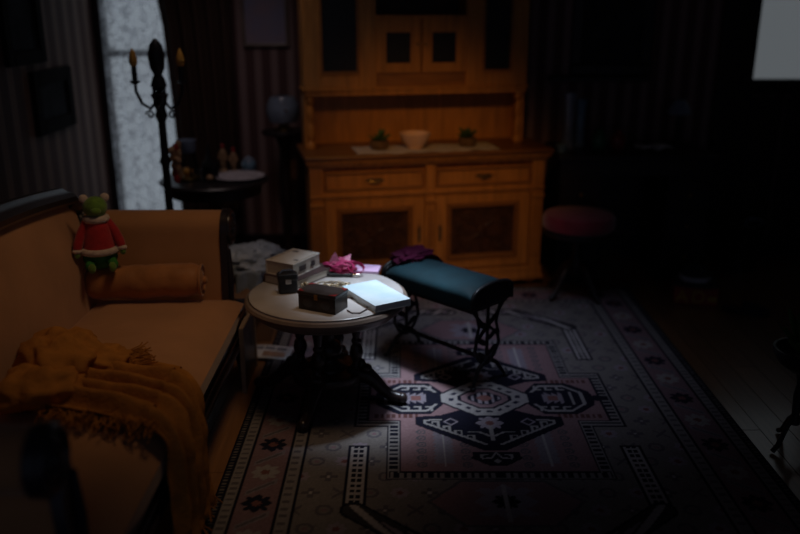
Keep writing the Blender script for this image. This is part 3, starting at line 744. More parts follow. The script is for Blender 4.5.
c = Pz(344, 277, TZ)
pn = thing('pen', 'slim black pen lying in front of the pink gift wrap', 'pen', (c.x, c.y, TT), R(-2))
G().lathe([(.0075, -.075), (.0085, -.06), (.0085, .04)], (0, 0, .0086), 10, 'X').build('barrel', 'black_leather', pn)
G().lathe([(.0086, .04), (.0086, .07), (.005, .076)], (0, 0, .0086), 10, 'X').build('cap', 'chrome', pn)
# small black case
c = Pz(288, 292, TZ)
bc = thing('black_case', 'small upright black leather case with silver clasp near the book stack', 'case', (c.x, c.y, TT), R(14))
G().bx(-.040, .040, -.028, .028, 0, .070).build('case_body', 'black_leather', bc, smooth=0, bevel=.007)
G().bx(-.043, .043, -.031, .031, .055, .086).build('case_lid', 'black_leather', bc, smooth=0, bevel=.008)
G().bx(-.012, .012, -.034, -.030, .045, .066).build('clasp', 'chrome', bc, smooth=0, bevel=.001)
G().tube([(-.032, 0, .084), (-.02, 0, .098), (.02, 0, .098), (.032, 0, .084)], .004, 6).build('handle', 'chrome', bc)
# painted trinket box
c = Pz(323, 309, TZ)
tk = thing('trinket_box', 'dark painted trinket box with red corners at the front of the table', 'box', (c.x, c.y + .012, TT), R(-26))
G().bx(-.085, .085, -.050, .050, 0, .062).build('box_body', 'lacquer', tk, smooth=0, bevel=.002)
ld = G().bx(-.088, .088, -.053, .053, .063, .078).build('box_lid', 'lacquer_lid', tk, smooth=0, bevel=.003)
for sx in (-1, 1):
    for sy in (-1, 1):
        G().prism([(sx * .086, sy * .051), (sx * .056, sy * .051), (sx * .086, sy * .026)], lambda a, b, t: (a, b, t), .0782, .0790).build('corner_mark', 'red_paint', ld, smooth=0)
for sx in (-1, 1):
    G().ball((sx * .04, -.0502, .032), (.022, .001, .020), 16, 8).build('painted_medallion', 'lacquer_lid', tk)
G().bx(-.008, .008, -.056, -.052, .050, .072).build('clasp', 'brass', tk, smooth=0)
# bead chain
g = G(); rr = random.Random(3)
cA = Pz(303, 288, TZ); cB = Pz(330, 286, TZ)
def chain_at(t):
    x = lerp(cA.x + .005, cB.x + .075, .5 + .5 * math.sin(t * 6.1 + .4)) + .012 * math.sin(t * 29)
    y = cA.y + .012 + .022 * math.cos(t * 17 + 1) + .010 * math.sin(t * 41)
    return Vector((x, y, TT + .0055 + .009 * max(0, math.sin(t * 23))))
last = chain_at(0); g.ball(last, .0048, 6, 4)
for k in range(1, 4000):
    q = chain_at(k / 1300)
    if (q - last).length > .0098:
        g.ball(q, .0048, 6, 4); last = q
tag(g.build('bead_chain', 'silver_bead'), 'tangled antique metal bead chain between the two dark boxes', 'necklace')
pts = [Pz(x, y, TT + .003) for x, y in ((344, 297), (352, 298), (361, 300), (367, 304), (367, 309), (360, 313), (352, 313), (347, 310))]
tag(G().tube(pts, .0026, 6).build('thin_cord', 'book_dark'), 'thin dark cord looped on the marble beside the trinket box', 'cord')

# ------------------------------------------------------------------ iron bench
SX, SY = .212, 3.60
st = thing('iron_bench', 'small bench with padded teal velvet seat on leafy black cast iron legs', 'bench', (SX, SY, RZ), R(-45))
HL, HW = .272, .135
def arch(e=0.0, lo=.385):
    p = [(-HW - e, lo)] + [(-HW - e, .43)] + [((HW + e) * math.sin(R(q)) , .43 + (.052 + e) * math.cos(R(q)) ** .75) for q in range(-80, 81, 10)] + [(HW + e, .43), (HW + e, lo)]
    return p
def padfn(u, v):
    t = 2 * u - 1; pr = arch(); n = len(pr) - 1
    k = min(int(v * n), n - 1); fr = v * n - k
    y = lerp(pr[k][0], pr[k + 1][0], fr); z = lerp(pr[k][1], pr[k + 1][1], fr)
    end = (1 - abs(t) ** 10)
    return (t * HL, y * (1 - .06 * (1 - end)), lerp(.40, z, .55 + .45 * end) + .003 * (t * t) * (1 if z > .42 else 0))
pad = G().grid(44, 40, padfn).build('seat_pad', 'teal_velvet', st, smooth=70)
for sg in (-1, 1):
    G().prism(arch(-.006), lambda a, b, t: (t, a, b), sg * (HL - .004), sg * (HL + .010)).build('end_panel', 'black_leather', st, smooth=40, bevel=.004)
    pr = arch(.003)
    G().tube([(sg * (HL + .006), a, b) for a, b in pr], .008, 8).build('piping', 'black_leather', st)
G().bx(-HL + .01, HL - .01, -HW + .01, HW - .01, .365, .392).build('seat_board', 'black_wood', st, smooth=0)
for sg in (-1, 1):
    x = sg * .255; r = .0085
    leg = G()
    for m_ in (-1, 1):
        leg.tube([(x, m_ * .105, .366), (x, m_ * .045, .30), (x, -m_ * .02, .262), (x, -m_ * .075, .215), (x, -m_ * .085, .175), (x, -m_ * .055, .125), (x, -m_ * .03, .105)], r, 8)
        leg.tube([(x, m_ * .085, .366), (x, m_ * .060, .28), (x, m_ * .082, .215)], r * .9, 8)
        leg.tube([(x, m_ * .012, .11), (x + sg * .006, m_ * .06, .085), (x + sg * .012, m_ * .095, .04), (x + sg * .02, m_ * .115, .008)], [.012, .011, .009, .008], 8)
        leg.ball((x + sg * .022, m_ * .118, .0085), (.014, .014, .0085), 10, 6)
    leg.tube([(x, 0, .366), (x, 0, .10)], r, 8); leg.ball((x, 0, .108), (.018, .034, .022), 12, 8)
    lo = leg.build('leg_frame', 'iron', st)
    for z, m_ in ((.30, 1), (.285, -1), (.225, 1), (.205, -1), (.15, 1), (.14, -1)):
        G().ball((x, m_ * .036, z), (.006, .036, .014), 10, 8, Matrix.Rotation(R(34) * m_, 3, 'X')).build('leaf', 'iron', lo)
g = G()
for ph in (0, math.pi):
    g.tube([(-.255 + .51 * i / 80, .006 * math.cos(i * .9 + ph), .112 + .006 * math.sin(i * .9 + ph)) for i in range(81)], .0065, 6)
g.build('twisted_stretcher', 'iron', st)
mg = thing('magenta_cloth', 'dark magenta cloth bunched at the far end of the teal bench', 'cloth', (SX - .155, SY + .195, .478 + RZ), R(-45))
G().ball((0, .0, .014), (.075, .11, .032), 36, 20, fn=crump(7, .4, 2.4)).build('bunched_cloth', 'magenta_cloth', mg, smooth=40)
G().grid(14, 12, lambda u, v: (-.10 + .16 * u, -.02 + .19 * v - .0 * u, .006 - .10 * max(0, v - .55) ** 1.4 * 2 + .008 * math.sin(u * 11 + v * 4))).build('hanging_corner', 'magenta_cloth', mg, smooth=70, solid=.003)

# ------------------------------------------------------------------ oak cabinet
CW = 1.40; crot = R(12)
cright = Vector((.862, 4.83, 0)); cleft = cright - Vector((math.cos(crot), math.sin(crot), 0)) * CW
cab = thing('oak_buffet', 'golden oak buffet with carved doors and glazed hutch against the back wall', 'cabinet', (cleft.x, cleft.y, RZ), crot)
CD = .44; CT = .845
body = G().bx(.02, CW - .02, .03, CD, .10, CT - .05).build('body', 'oak', cab, smooth=0)
G().bx(-.01, CW + .01, -.005, CD, .03, .115).bx(-.02, CW + .02, -.015, CD, .03, .065).build('plinth', 'oak', cab, smooth=0, bevel=.006)
for x in (.05, CW - .05):
    for y in (.05, CD - .06): G().lathe([(.03, 0), (.04, .01), (.04, .025), (.03, .031)], (x, y, 0), 14).build('foot', 'oak_dark', cab)
G().bx(-.03, CW + .035, -.055, CD, CT - .028, CT).build('countertop', 'oak_counter', cab, smooth=0, bevel=.008)
G().bx(-.022, CW + .025, -.040, CD, CT - .048, CT - .028).bx(-.012, CW + .012, -.02, CD, CT - .068, CT - .048).build('counter_moulding', 'oak', cab, smooth=0, bevel=.006)
for x0 in (0, CW - .075, CW / 2 - .03):
    w_ = .075 if abs(x0 - CW / 2) > .1 else .06
    p = G().bx(x0, x0 + w_, .0, .04, .115, CT - .068).build('pilaster', 'oak', cab, smooth=0, bevel=.004)
    for j in range(3): G().bx(x0 + .014 + j * (w_ - .036) / 2, x0 + .022 + j * (w_ - .036) / 2, -.005, 0, .17, .50).build('reeding', 'oak_dark', p, smooth=0, bevel=.002)
    for zb, zt in ((.545, .565), (.60, .612)): G().bx(x0 - .004, x0 + w_ + .004, -.012, 0, zb, zt).build('pilaster_band', 'oak', p, smooth=0, bevel=.003)
dz0, dz1 = .635, .745
for x0, x1 in ((.085, CW / 2 - .04), (CW / 2 + .04, CW - .085)):
    d = G().bx(x0, x1, .008, .03, dz0, dz1).build('drawer', 'oak', cab, smooth=0, bevel=.004)
    f = G().bx(x0 + .0, x1, -.004, .008, dz0, dz0 + .016).bx(x0, x1, -.004, .008, dz1 - .016, dz1).bx(x0, x0 + .016, -.004, .008, dz0 + .016, dz1 - .016).bx(x1 - .016, x1, -.004, .008, dz0 + .016, dz1 - .016).build('drawer_moulding', 'oak_dark', d, smooth=0, bevel=.004)
    xm = (x0 + x1) / 2; zm = (dz0 + dz1) / 2
    G().prism([(xm - .06, zm), (xm - .03, zm + .014), (xm, zm + .008), (xm + .03, zm + .014), (xm + .06, zm), (xm + .03, zm - .012), (xm, zm - .018), (xm - .03, zm - .012)], lambda a, b, t: (a, t, b), .002, .008).tube([(xm - .035, .002, zm), (xm - .03, -.016, zm - .004), (xm, -.02, zm - .007), (xm + .03, -.016, zm - .004), (xm + .035, .002, zm)], .004, 6).build('drawer_pull', 'brass', d)
G().bx(.075, CW - .075, .002, .03, .585, .63).bx(.075, CW - .075, -.008, .012, .60, .612).build('rail', 'oak', cab, smooth=0, bevel=.003)
vz0, vz1 = .125, .58
for k, (x0, x1) in enumerate(((.082, CW / 2 - .035), (CW / 2 + .035, CW - .082))):
    fw = .066
    d = G().bx(x0, x0 + fw, .004, .03, vz0, vz1).bx(x1 - fw, x1, .004, .03, vz0, vz1).bx(x0 + fw, x1 - fw, .004, .03, vz0, vz0 + .055).bx(x0 + fw, x1 - fw, .004, .03, vz1 - .05, vz1).build('door', 'oak', cab, smooth=0, bevel=.003)
    a0, a1, b0, b1 = x0 + fw, x1 - fw, vz0 + .055, vz1 - .05
    g = G()
    for e, q in ((0, .012), (.016, .008)):
        g.bx(a0 + e, a0 + e + .012, .004 - q + .004, .024, b0 + e, b1 - e).bx(a1 - e - .012, a1 - e, .004 - q + .004, .024, b0 + e, b1 - e).bx(a0 + e + .012, a1 - e - .012, .004 - q + .004, .024, b0 + e, b0 + e + .012).bx(a0 + e + .012, a1 - e - .012, .004 - q + .004, .024, b1 - e - .012, b1 - e)
    g.build('panel_moulding', 'oak_dark', d, smooth=0, bevel=.003)
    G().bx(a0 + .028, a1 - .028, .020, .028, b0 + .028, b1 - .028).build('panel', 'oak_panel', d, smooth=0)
    # carved scrollwork
    g = G(); xm = (a0 + a1) / 2; zm = (b0 + b1) / 2; hw = (a1 - a0) / 2 - .045; hh = (b1 - b0) / 2 - .04
    g.tube([(xm, .018, zm - hh), (xm, .015, zm), (xm, .018, zm + hh)], [.008, .014, .008], 8)
    for sx in (-1, 1):
        for sz in (-1, 1):
            for (r0, ox, oz) in ((.045, .45, .55), (.03, .8, .85), (.028, .72, .18)):
                pts = [(xm + sx * (hw * ox + r0 * (1 - q / 26) * math.cos(q * .42)), .017, zm + sz * (hh * oz + r0 * (1 - q / 26) * math.sin(q * .42))) for q in range(20)]
                g.tube(pts, [.0075 - .0002 * q for q in range(20)], 6)
            g.tube([(xm, .018, zm + sz * .02), (xm + sx * hw * .3, .016, zm + sz * hh * .3), (xm + sx * hw * .45, .017, zm + sz * hh * .75)], [.009, .008, .004], 6)
    g.ball((xm, .018, zm), (.028, .012, .034), 14, 8)
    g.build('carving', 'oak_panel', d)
    hx = x1 - fw * .45 if k == 0 else x0 + fw * .40
    G().prism([(hx, zm + .06), (hx - .010, zm + .03), (hx - .007, zm), (hx - .010, zm - .03), (hx, zm - .06), (hx + .010, zm - .03), (hx + .007, zm), (hx + .010, zm + .03)], lambda a, b, t: (a, t, b), -.001, .005).build('lock_plate', 'brass', d)
# hutch
hy0 = .21; hx0, hx1 = .005, CW - .06; HZ0, HZ1 = 1.145, 2.12
hb = G().bx(hx0 + .02, hx1 - .02, CD - .03, CD - .01, CT, HZ1).build('hutch_back', 'oak', cab, smooth=0)
for x in (hx0, hx1 - .022): G().bx(x, x + .022, hy0 + .03, CD - .012, CT, HZ1).build('hutch_side', 'oak', cab, smooth=0)
for x in (hx0 + .035, hx1 - .035):
    G().lathe([(.028, CT), (.028, CT + .03), (.018, CT + .04), (.024, CT + .06), (.028, CT + .09), (.020, CT + .13), (.014, CT + .15), (.020, CT + .165), (.026, CT + .20), (.022, CT + .23), (.014, CT + .25), (.024, CT + .262), (.028, CT + .27), (.028, HZ0)], (x, hy0 + .035, 0), 16).build('turned_post', 'oak', cab)
G().bx(hx0, hx1, hy0, CD - .031, HZ0, HZ0 + .03).bx(hx0 - .01, hx1 + .01, hy0 - .01, CD - .031, HZ0 + .03, HZ0 + .045).build('hutch_floor', 'oak', cab, smooth=0, bevel=.004)
G().bx(hx0 - .03, hx1 + .03, hy0 - .04, CD, HZ1, HZ1 + .06).build('cornice', 'oak', cab, smooth=0, bevel=.01)
dl = (hx0, hx0 + .42); dr = (hx1 - .38, hx1)
for (x0, x1) in (dl, dr):
    d = G().bx(x0, x0 + .10, hy0, hy0 + .028, HZ0 + .045, HZ1).bx(x1 - .10, x1, hy0, hy0 + .028, HZ0 + .045, HZ1).bx(x0 + .10, x1 - .10, hy0, hy0 + .028, HZ0 + .045, HZ0 + .125).bx(x0 + .10, x1 - .10, hy0, hy0 + .028, HZ1 - .09, HZ1).build('hutch_door', 'oak', cab, smooth=0, bevel=.004)
    G().bx(x0 + .10, x1 - .10, hy0 + .014, hy0 + .020, HZ0 + .125, HZ1 - .09).build('glass_pane', 'black_leather', d, smooth=0)
    G().bx(x0 + .10, x0 + .112, hy0 - .008, hy0 + .012, HZ0 + .125, HZ1 - .09).bx(x1 - .112, x1 - .10, hy0 - .008, hy0 + .012, HZ0 + .125, HZ1 - .09).bx(x0 + .112, x1 - .112, hy0 - .008, hy0 + .012, HZ0 + .125, HZ0 + .137).build('glazing_bead', 'oak_dark', d, smooth=0)
    G().bx(x0 + .012, x1 - .012, hy0 + .02, CD - .031, HZ0 + .045, HZ0 + .05).build('door_floor', 'oak', cab, smooth=0)
# centre section
cx0, cx1 = dl[1], dr[0]
G().bx(cx0, cx1, hy0 + .02, hy0 + .035, HZ0 + .045, 1.27).build('centre_valance', 'oak_dark', cab, smooth=0)
cm = (cx0 + cx1) / 2
for x0, x1 in ((cx0, cm - .004), (cm + .004, cx1)):
    f2 = .061
    d = G().bx(x0, x0 + f2, hy0 + .006, hy0 + .03, 1.27, 1.57).bx(x1 - f2, x1, hy0 + .006, hy0 + .03, 1.27, 1.57).bx(x0 + f2, x1 - f2, hy0 + .006, hy0 + .03, 1.27, 1.325).bx(x0 + f2, x1 - f2, hy0 + .006, hy0 + .03, 1.495, 1.57).build('small_door', 'oak', cab, smooth=0, bevel=.003)
    G().bx(x0 + f2, x1 - f2, hy0 + .014, hy0 + .02, 1.325, 1.495).build('glass_pane', 'black_leather', d, smooth=0)
    G().ball(((x1 - .02) if x0 < cm - .05 else x0 + .02, hy0, 1.43), .009, 10, 8).build('knob', 'brass', d)
G().bx(cx0, cx1, hy0, CD - .031, 1.57, 1.59).build('centre_shelf', 'oak', cab, smooth=0, bevel=.003)
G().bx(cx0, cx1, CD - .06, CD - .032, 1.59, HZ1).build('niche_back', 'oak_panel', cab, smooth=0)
for x in (cx0 - .01, cx1 - .002): G().bx(x, x + .012, hy0 + .03, CD - .031, HZ0 + .05, HZ1).build('divider', 'oak', cab, smooth=0)
G().bx(cx0, cx1, hy0, hy0 + .02, HZ1 - .12, HZ1).build('niche_header', 'oak', cab, smooth=0)
CM = Matrix.Translation(cleft + Vector((0, 0, RZ))) @ Matrix.Rotation(crot, 4, 'Z')
def cabp(x, y, z): return CM @ Vector((x, y, z))
# runner, bowl, plants, jar in the niche
rn = G().grid(40, 12, lambda u, v: (cabp(.27 + .84 * u, -.035 + .26 * v + .010 * math.sin(u * 40) * (1 if v < .05 or v > .95 else 0), CT + .003 + .0016 * math.sin(u * 17 + v * 5)))).build('table_runner', 'linen', smooth=60, solid=.003)
tag(rn, 'pale linen runner lying on the counter of the oak buffet', 'cloth')
p = cabp(.63, .10, CT + .0065)
bw = thing('bowl', 'pinkish white porcelain bowl in the middle of the linen runner', 'bowl', p)
G().lathe([(.0, .0), (.045, .0), (.048, .010), (.070, .035), (.088, .070), (.092, .085), (.086, .084), (.062, .040), (.0, .018)], seg=28).build('bowl_body', 'porcelain', bw)
G().tube([(.089 * math.cos(k * math.pi / 16), .089 * math.sin(k * math.pi / 16), .085) for k in range(32)], .004, 6, True).build('rim_band', 'porcelain', bw)
for lx, lb in ((.42, 'small green plant in a dark basket at the left end of the runner'), (.95, 'small green plant in a dark basket at the right end of the runner')):
    p = cabp(lx, .11, CT + .0065)
    t = thing('potted_plant', lb, 'plant', p, 0, 'plants on the buffet')
    G().lathe([(0, 0), (.045, 0), (.056, .03), (.052, .05), (.044, .05), (.044, .04), (0, .04)], seg=18).build('basket', 'basket', t)
    rr = random.Random(int(lx * 100))
    for k in range(16):
        a = rr.random() * 6.28; e = rr.uniform(.3, 1.2); L_ = rr.uniform(.045, .075)
        d = Vector((math.cos(a) * math.cos(e), math.sin(a) * math.cos(e), math.sin(e)))
        G().ball(Vector((0, 0, .045)) + d * L_ * .6, (.016, .005, L_ * .62), 8, 6, d.to_track_quat('Z', 'Y').to_matrix()).build('leaf', 'leaf', t)

# ------------------------------------------------------------------ side table with ornaments, candelabrum, pedestal
OX, OY, OZ = -1.045, 4.56, .725
ot = thing('side_table', 'dark round side table crowded with ornaments beside the lace window', 'table', (OX, OY, 0))
G().lathe([(0, OZ - .03), (.25, OZ - .03), (.29, OZ - .022), (.305, OZ - .010), (.295, OZ), (0, OZ)], seg=48).build('table_top', 'black_wood', ot)
G().lathe([(.20, OZ - .09), (.255, OZ - .085), (.26, OZ - .03), (.20, OZ - .03)], seg=40).build('apron', 'black_wood', ot)
G().lathe([(.05, .14), (.06, .17), (.035, .20), (.03, .30), (.05, .36), (.055, .42), (.03, .48), (.03, .56), (.06, .60), (.08, .64)], seg=18).build('pillar', 'black_wood', ot)
for k in range(3):
    a = R(30 + 120 * k); d = Vector((math.cos(a), math.sin(a), 0))
    G().tube([d * r + Vector((0, 0, z)) for r, z in ((.03, .20), (.10, .19), (.18, .10), (.25, .03), (.29, .022))], [.03, .03, .024, .022, .018], 10).build('foot', 'black_wood', ot)
ORN = OZ + .0008
p = PY(243, 176, 4.60)
t = thing('doily_plate', 'white lace doily plate at the right of the dark side table', 'plate', (-.905, 4.56, ORN))
G().lathe([(0, 0), (.10, .0), (.135, .010), (.14, .014), (.13, .014), (.10, .006), (0, .006)], seg=40).build('plate_body', 'lace_cloth', t)
G().tube([((.136 + .004 * math.cos(k * 3.14)) * math.cos(k * math.pi / 24), (.136 + .004 * math.cos(k * 3.14)) * math.sin(k * math.pi / 24), .013) for k in range(48)], .005, 6, True).build('scalloped_rim', 'lace_cloth', t)
t = thing('candle_lantern', 'dark metal lantern ornament with pale glass shade and gilt base', 'lantern', (-1.175, 4.50, ORN))
G().lathe([(.05, 0), (.065, .01), (.06, .025), (.045, .03)], seg=18).build('lantern_base', 'brass', t)
for k in range(6):
    a = k * math.pi / 3; G().tube([(.05 * math.cos(a), .05 * math.sin(a), .02), (.055 * math.cos(a), .055 * math.sin(a), .09), (.036 * math.cos(a), .036 * math.sin(a), .155)], .006, 6).build('bar', 'iron', t)
G().lathe([(.030, .15), (.045, .155), (.052, .175), (.056, .225), (.050, .225), (.045, .18), (.03, .165)], seg=20).build('glass_shade', 'pale_glass', t)
G().ball((.0, -.01, .05), (.03, .03, .028), 12, 8).build('candle', 'candle_gold', t)
t = thing('steeple_ornament', 'small black pointed steeple ornament next to the lantern', 'ornament', (-1.055, 4.50, ORN))
G().lathe([(.05, 0), (.05, .012), (.034, .02), (.030, .07), (.038, .078), (.020, .12), (.006, .18), (.002, .21)], seg=10).build('tower', 'iron', t)
for k in range(4):
    a = k * math.pi / 2 + .5; G().lathe([(.012, 0), (.010, .06), (.003, .10)], (.036 * math.cos(a), .036 * math.sin(a), .012), 8).build('turret', 'iron', t)
G().ball((.01, -.052, .022), (.022, .018, .018), 10, 8).build('gilt_ball', 'tan_figure', t)
for (x, y, h, lb) in ((-1.03, 4.74, .17, 'slim reddish figurine standing left among the pair on the side table'), (-.965, 4.72, .15, 'slim reddish figurine standing next to the blue glass jar')):
    t = thing('figurine', lb, 'figurine', (x, y, ORN), 0, 'figurines on the side table')
    G().lathe([(.024, 0), (.024, .008), (.012, .02), (.020, h * .35), (.014, h * .62), (.017, h * .72), (.006, h * .82)], seg=12).build('robe', 'tan_figure', t)
    G().ball((0, 0, h * .88), (.012, .012, .016), 10, 8).build('head', 'red_paint', t)
    for sg in (-1, 1): G().tube([(sg * .014, 0, h * .7), (sg * .024, -.008, h * .5), (sg * .012, -.02, h * .45)], .005, 6).build('arm', 'tan_figure', t)
t = thing('glass_jar', 'small pale blue glass jar on the side table behind the doily', 'jar', (-.885, 4.76, ORN))
G().lathe([(.035, 0), (.04, .01), (.042, .05), (.036, .06), (.03, .062)], seg=16).build('jar_body', 'blue_glass', t)
G().lathe([(.036, .062), (.036, .07), (.02, .078), (.008, .09)], seg=16).build('lid', 'pale_glass', t)

# candelabrum lamp
kx, ky = -1.185, 4.11
t = thing('candelabrum', 'tall dark iron candelabrum with candle cups in front of the lace window', 'candelabrum', (kx, ky, 0))
G().lathe([(.14, 0), (.14, .015), (.08, .03), (.05, .05), (.025, .08)], seg=24).build('base', 'iron', t)
G().lathe([(.022, .07), (.020, .5), (.028, .52), (.020, .54), (.020, .88), (.030, .90), (.020, .93), (.019, 1.10), (.032, 1.13), (.022, 1.17), (.038, 1.22), (.045, 1.235), (.014, 1.25), (.012, 1.29)], seg=14).build('pole', 'iron', t)
for k, a in enumerate((R(180), R(0), R(270), R(90))):
    d = Vector((math.cos(a), math.sin(a), 0)); rr = .115 if k < 2 else .09
    ar = G().tube([d * .02 + Vector((0, 0, 1.20)), d * .05 + Vector((0, 0, 1.165)), d * .09 + Vector((0, 0, 1.19)), d * rr + Vector((0, 0, 1.25)), d * rr + Vector((0, 0, 1.285))], .008, 8)
    ar.tube([d * (.055 + .022 * (1 - q / 20) * math.cos(q * .5)) + Vector((0, 0, 1.135 + .022 * (1 - q / 20) * math.sin(q * .5))) for q in range(16)], .005, 6)
    ar = ar.build('arm', 'iron', t)
    if k < 2:
        G().lathe([(.012, 1.285), (.026, 1.295), (.026, 1.30), (.013, 1.302), (.013, 1.37)], d * rr, 12).build('candle_cup', 'iron', ar)
        G().lathe([(.013, 1.37), (.020, 1.385), (.021, 1.405), (.012, 1.435), (.003, 1.455)], d * rr, 12).build('flame_bulb', 'candle_gold', ar)
G().lathe([(.015, 1.25), (.04, 1.275), (.03, 1.31), (.02, 1.33), (.034, 1.36), (.042, 1.42), (.030, 1.47), (.008, 1.50)], seg=16).build('finial', 'iron', t)
t = thing('dried_garland', 'tan dried garland tied to the candelabrum pole above the side table', 'garland', (kx + .05, ky - .0, .80))
for k in range(14):
    G().ball((.005 + .014 * math.sin(k * 2.1), -.012 * math.cos(k * 1.7), .015 + .013 * k), (.018, .018, .022), 10, 6, fn=crump(k, .4, 3)).build('dried_flower', 'tan_figure' if k % 3 else 'red_paint', t, smooth=40)

# pedestal and lamp left of the cabinet
PX, PYY = -.735, 5.20
t = thing('pedestal', 'tall slim dark turned pedestal by the back wall left of the buffet', 'pedestal', (PX, PYY, 0))
G().lathe([(.14, 0), (.14, .03), (.09, .05), (.05, .09)], seg=24).build('base', 'black_wood', t)
G().lathe([(.045, .08), (.03, .12), (.028, .40), (.045, .45), (.03, .50), (.028, .78), (.05, .84), (.07, .875)], seg=16).build('shaft', 'black_wood', t)
G().lathe([(.07, .87), (.135, .88), (.14, .895), (.13, .905), (0, .905)], seg=28).build('top', 'black_wood', t)
t = thing('glass_lamp', 'dusky blue glass lamp standing on the tall dark pedestal', 'lamp', (PX, PYY, .906))
G().lathe([(.06, 0), (.06, .012), (.03, .02), (.022, .04)], seg=18).build('foot', 'brass', t)
G().lathe([(.03, .035), (.085, .05), (.105, .10), (.10, .16), (.075, .205), (.05, .21), (.07, .16), (.08, .1), (.03, .045)], seg=24).build('shade', 'pale_glass', t)
G().ball((.03, -.10, .13), (.010, .006, .010), 8, 6).build('glass_bead', 'chrome', t)

# ------------------------------------------------------------------ right side: desk, mirror, stool, small things
dk = thing('writing_desk', 'dark wooden desk in the shadow right of the oak buffet', 'desk', (1.43, 5.13, 0))
DW, DZ = .48, .80
G().bx(-DW, DW, -.27, .27, DZ - .035, DZ).build('desktop', 'black_wood', dk, smooth=0, bevel=.006)
G().bx(-DW + .02, DW - .02, -.24, .26, DZ - .13, DZ - .035).build('apron', 'black_wood', dk, smooth=0)
for sx in (-1, 1):
    pd = G().bx(min(sx * .20, sx * .46), max(sx * .20, sx * .46), -.24, .26, .05, DZ - .13).build('desk_pedestal', 'black_wood', dk, smooth=0, bevel=.004)
    for k in range(3):
        z0 = .08 + k * .195
        dr_ = G().bx(min(sx * .215, sx * .445), max(sx * .215, sx * .445), -.256, -.24, z0, z0 + .175).build('drawer', 'black_wood', dk, smooth=0, bevel=.005)
        G().ball((sx * .33, -.266, z0 + .088), (.014, .012, .014), 10, 8).build('knob', 'brass', dr_)
    G().bx(min(sx * .19, sx * .47), max(sx * .19, sx * .47), -.25, .26, 0, .05).build('plinth', 'black_wood', dk, smooth=0)
G().bx(-.19, .19, .22, .24, .2, DZ - .13).build('modesty_panel', 'black_wood', dk, smooth=0)
t = thing('wall_mirror', 'dark framed mirror with a ledge hanging above the writing desk', 'mirror', (1.36, YB, 1.22))
f = G().bx(-.26, .26, -.045, 0, 0, .07).bx(-.26, -.19, -.03, 0, .07, .75).bx(.19, .26, -.03, 0, .07, .75).bx(-.19, .19, -.03, 0, .68, .75).build('frame', 'black_wood', t, smooth=0, bevel=.008)
G().bx(-.19, .19, -.014, 0, .07, .68).build('mirror_glass', 'dark_print', t, smooth=0)
G().bx(-.40, .24, -.13, 0, -.03, .0).build('ledge', 'black_wood', t, smooth=0, bevel=.005)
DS = DZ + .0008
def vase(name, label, x, y, prof, m, cat='vase', parts=()):
    t = thing(name, label, cat, (x, y, DS)); G().lathe(prof, seg=20).build('body', m, t)
    for nm, pr, mm in parts: G().lathe(pr, seg=20).build(nm, mm, t)
    return t
vase('tall_vase', 'tall slim bluish glass vase standing nearest the buffet on the desk', 1.05, 5.14, [(.035, 0), (.04, .02), (.03, .10), (.036, .26), (.045, .34), (.04, .34), (.03, .26), (.02, .1), (0, .03)], 'pale_glass', parts=[('foot', [(.045, 0), (.045, .006), (.03, .012)], 'pale_glass')])
vase('tall_vase', 'tall slim bluish glass vase standing second from the buffet on the desk', 1.14, 5.22, [(.03, 0), (.035, .02), (.028, .12), (.030, .24), (.04, .29), (.035, .29), (.02, .2), (0, .03)], 'blue_glass', parts=[('foot', [(.04, 0), (.04, .006), (.028, .012)], 'blue_glass')])
vase('glass_dish', 'small turquoise glass dish at the desk end beside the buffet', .985, 4.98, [(.02, 0), (.025, .01), (.034, .03), (.04, .045), (.034, .045), (.02, .015), (0, .012)], 'blue_glass', 'dish', [('foot', [(.025, 0), (.025, .004), (.015, .008)], 'blue_glass')])
vase('green_jar', 'dark green glass jar on the writing desk', 1.235, 5.10, [(.035, 0), (.045, .02), (.045, .08), (.03, .10), (.03, .11)], 'green_glass', 'jar', [('stopper', [(.022, .11), (.028, .118), (.012, .13)], 'green_glass')])
vase('red_jar', 'deep red glass jar beside the green jar on the desk', 1.355, 5.10, [(.035, 0), (.046, .025), (.044, .075), (.03, .09), (.03, .10)], 'red_glass', 'jar', [('stopper', [(.022, .10), (.028, .108), (.012, .12)], 'red_glass')])
t = thing('open_book', 'open pale book lying tilted on the desk beside the red jar', 'book', (1.565, 5.06, DS), R(12))
for sg in (-1, 1):
    G().grid(10, 6, lambda u, v: (sg * (.001 + .10 * u), -.07 + .14 * v, .012 + .016 * math.sin(u * 2.6))).build('page_block', 'newsprint', t, smooth=60, solid=.008)
G().bx(-.105, .105, -.075, .075, 0, .004).build('cover', 'book_dark', t, smooth=0)
t = thing('desk_lamp', 'small unlit lamp with pale bluish glass shade at the desk right end', 'lamp', (1.76, 5.22, DS))
G().lathe([(.06, 0), (.06, .012), (.02, .03), (.014, .12), (.022, .14), (.012, .17), (.012, .22)], seg=18).build('stem', 'iron', t)
G().lathe([(.075, .20), (.06, .25), (.03, .29), (.022, .29), (.054, .25), (.069, .20)], seg=20).build('shade', 'pale_glass', t)

